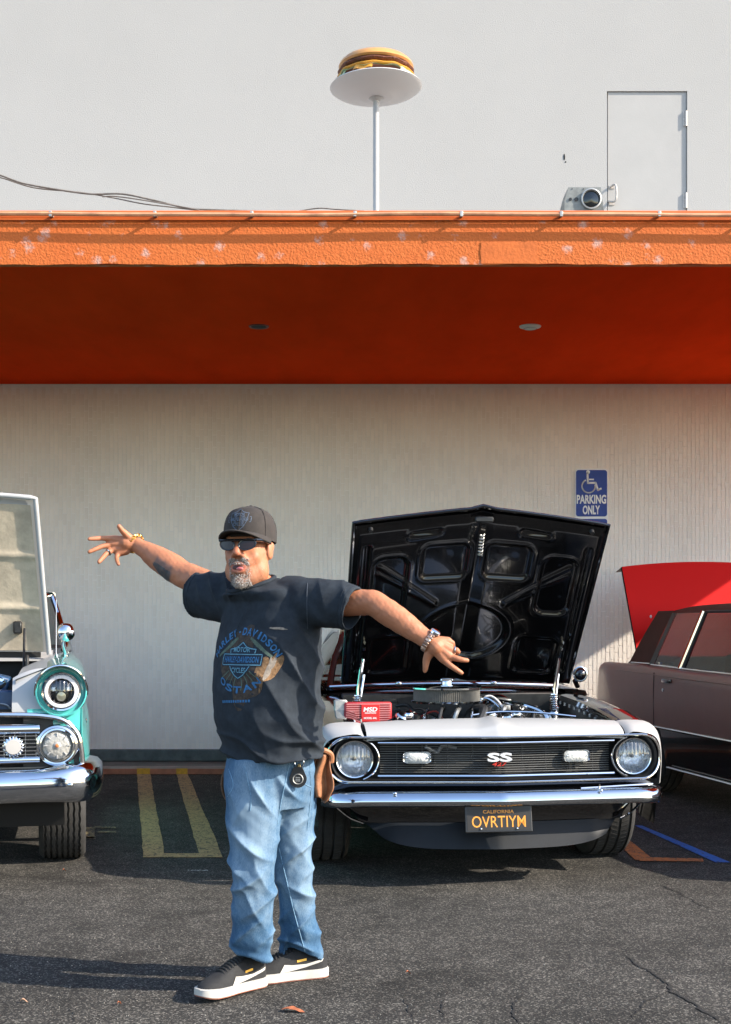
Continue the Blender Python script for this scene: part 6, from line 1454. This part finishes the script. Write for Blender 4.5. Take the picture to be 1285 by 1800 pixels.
# ---- keys, glove, cord, jewellery
kf = at(524, 1366, 4.545)
kx = Vector((kf.x, 0, kf.z)); h_ = jbv.ray_cast(Vector((kf.x, 4.0, kf.z)), Vector((0, 1, 0)), 2); ky = (h_[0].y if h_[0] else 4.55)-.012
g = G(); out = [(.030*math.cos(a), -.006+.030*math.sin(a)) for a in np.linspace(R(150), R(390), 22)]+[(.014, .036), (-.014, .036)]
g.prism(out, face_cam((kf.x, ky, kf.z)), .012); fob = g.obj('key_fob', M_blk, man, angle=40)
g = G(); g.lathe([(.015, 0), (.017, .003), (.019, 0)], (kf.x, ky-.012, kf.z-.006), (0, -1, 0), 24); g.obj('fob_ring', M_alum, fob)
for k in range(3):
    g = G(); g.box((kf.x, ky-.013, kf.z-.012+k*.006), (.016, .002, .0018)); g.obj('fob_grille_line', M_alum, fob)
g = G(); c_ = Vector((kf.x+.004, ky-.004, kf.z+.052)); g.tube([c_+Vector((.016*math.cos(a), 0, .016*math.sin(a))) for a in np.linspace(0, 6.28, 18, endpoint=False)], .002, 6, closed=True); g.tube([c_+Vector((.012, .004, .012)), c_+Vector((.020, .004, .030)), c_+Vector((.012, .010, .05))], .003, 6); g.obj('key_ring', M_chrome, fob)
g = G(); g.box((kf.x+.004, ky-.004, kf.z+.036), (.012, .006, .022), .002); g.obj('fob_strap', mat('brass', (.35, .25, .12), .35, .8), fob)
# tan leather glove hanging from the back pocket
gl = at(567, 1325, 4.72)
def glove(u, v):
    z = -.165*v; wd_ = .030+.012*math.sin(v*2.6)-.010*max(0, v-.75)/.25; x = lerp(-wd_, wd_, u)+.006*math.sin(v*7+u*3); return (gl.x+x-.008*v, gl.y+.018*math.sin(u*9.5+v*2)-.01, gl.z+z+.012*math.sin(u*6)*v)
g = G(); g.grid(glove, 22, 24); o_ = g.obj('leather_glove', mat('tan_leather', (.30, .125, .055), .6, var=.3, vscale=30, bump=.4, bscale=90, bdist=.003), man, angle=180)
md = o_.modifiers.new('solid', 'SOLIDIFY'); md.thickness = .004
g = G(); g.tube(curve([gl+Vector((-.03, -.01, .005)), gl+Vector((0, -.03, .016)), gl+Vector((.03, -.015, .0)), gl+Vector((.032, -.006, -.03))], 6), .010, 8); g.obj('glove_cuff', mat('tan_leather2', (.34, .14, .06), .6), man)
# braided cord at the far hip
g = G(); P = curve([at(401, 1346, 4.70), at(393, 1362, 4.68), at(391, 1385, 4.68), at(397, 1403, 4.68), at(407, 1411, 4.66)], 14)
for off in (0, math.pi):
    g2 = [p+Vector((math.cos(k*.9+off)*.003, math.sin(k*.9+off)*.003, 0)) for k, p in enumerate(P)]; g.tube(g2, .0038, 6)
g.obj('braided_cord', mat('brown_cord', (.10, .045, .015), .6, var=.5, vscale=120), man)
# watch and chain bracelet
def around(c, d, r, n, squash=1.0): return ringat(Vector(c), Vector(d), r, n, squash)
wd_ = (R_WR-R_EL); wc = R_WR-wd_.normalized()*.004
M_wst = mat('rose_steel', (.55, .36, .27), .25, .9)
wt = G(); wt.tube(around(wc, wd_, .0345, 36), .004, 6, closed=True); wo = wt.obj('watch', M_wst, man)
ring_ = around(wc, wd_, .0365, 20)
for k, p in enumerate(ring_):
    rad_ = (p-wc).normalized(); tt = wd_.normalized().cross(rad_); Mx = Matrix((wd_.normalized(), tt, rad_)).transposed().to_4x4()
    g = G(); g.box(p, (.019, .0095, .005), .0015, Mx); g.obj('band_link', M_wst, wo)
fc = wc+(Vector((.45, -.35, .8))-wd_.normalized()*Vector((.45, -.35, .8)).dot(wd_.normalized())).normalized()*.039
fd = (fc-wc).normalized(); g = G(); g.lathe([(.0001, .007), (.014, .007), (.017, .005), (.018, -.003)], fc, fd, 24); g.obj('watch_case', M_chrome, wo)
bd2 = (L_WR-L_EL); bc2 = L_WR+bd2.normalized()*.006; br = G(); br.tube(around(bc2, bd2, .0355, 40), .0018, 5, closed=True); M_gd = mat('gold', (.75, .42, .10), .22, 1.0); bro = br.obj('chain_bracelet', M_gd, man)
for k, p in enumerate(around(bc2, bd2, .0365, 18)):
    rad_ = (p-bc2).normalized(); tt = bd2.normalized().cross(rad_); a_ = tt if k % 2 else rad_
    g = G(); g.tube([p+tt*.0085*math.cos(t)+(bd2.normalized() if k % 2 else (bd2.normalized()+rad_).normalized())*.0058*math.sin(t) for t in np.linspace(0, 6.28, 14, endpoint=False)], .0021, 6, closed=True); g.obj('chain_link', M_gd, bro)
for (p0, p1, r_) in ((at(195, 968, 4.975), at(186, 974, 4.96), .0118), (at(797, 1143, 4.373), at(803, 1143, 4.372), .0122)):
    d_ = p1-p0; g = G(); g.tube(around(p0.lerp(p1, .5), d_, r_, 20), .0026, 6, closed=True); g.obj('finger_ring', M_chrome, man)

# ------------------------------------------------ litter on the asphalt
M_leaf = mat('dry_leaf', (.36, .11, .045), .8, var=.4, vscale=30); 
def leaf(px, py, L, wd, rot, label, name='dry_leaf', m=M_leaf):
    c = ground(px, py); g = G()
    def f(u, v):
        t = u; w_ = wd*math.sin(math.pi*t)**.7*(1+.25*math.sin(t*17)); x = (t-.5)*L; y = lerp(-w_, w_, v)
        return (c.x+x*math.cos(rot)-y*math.sin(rot), c.y+x*math.sin(rot)+y*math.cos(rot), .006+.006*abs(2*v-1)*math.sin(math.pi*t)+.004*math.sin(t*5))
    g.grid(f, 14, 6); tag(g.obj(name, m, angle=180), label, 'leaf', 'dry leaves on the asphalt')
leaf(515, 1779, .085, .016, -.2, 'orange dry leaf lying on asphalt just in front of the shoes')
leaf(718, 1713, .022, .006, .3, 'tiny orange leaf scrap on open asphalt right of the man')
leaf(42, 1763, .03, .005, .1, 'pale dry leaf sliver near the lower left corner', m=mat('pale_leaf', (.42, .25, .16), .8))
leaf(113, 1532, .02, .007, .5, 'small reddish leaf scrap in front of the turquoise car wheel')
leaf(210, 1767, .02, .004, 1.0, 'small orange leaf sliver below the leg shadows')

# loose grit
rs = np.random.RandomState(77); g = G()
for k in range(420):
    px = rs.uniform(0, 1285); py = rs.uniform(1540, 1800); c = ground(px, py); r = rs.uniform(.0012, .0035)
    g.add([(c.x-r, c.y, .0), (c.x+r*.4, c.y-r, .0), (c.x+r*.7, c.y+r*.6, .0), (c.x, c.y, r*1.2)], [(0, 1, 3), (1, 2, 3), (2, 0, 3)])
g.obj('grit', mat('grit_stone', (.30, .27, .22), .9, var=.4, vscale=200), smooth=False, kind='stuff')['label'] = 'fine loose grit scattered over the asphalt'
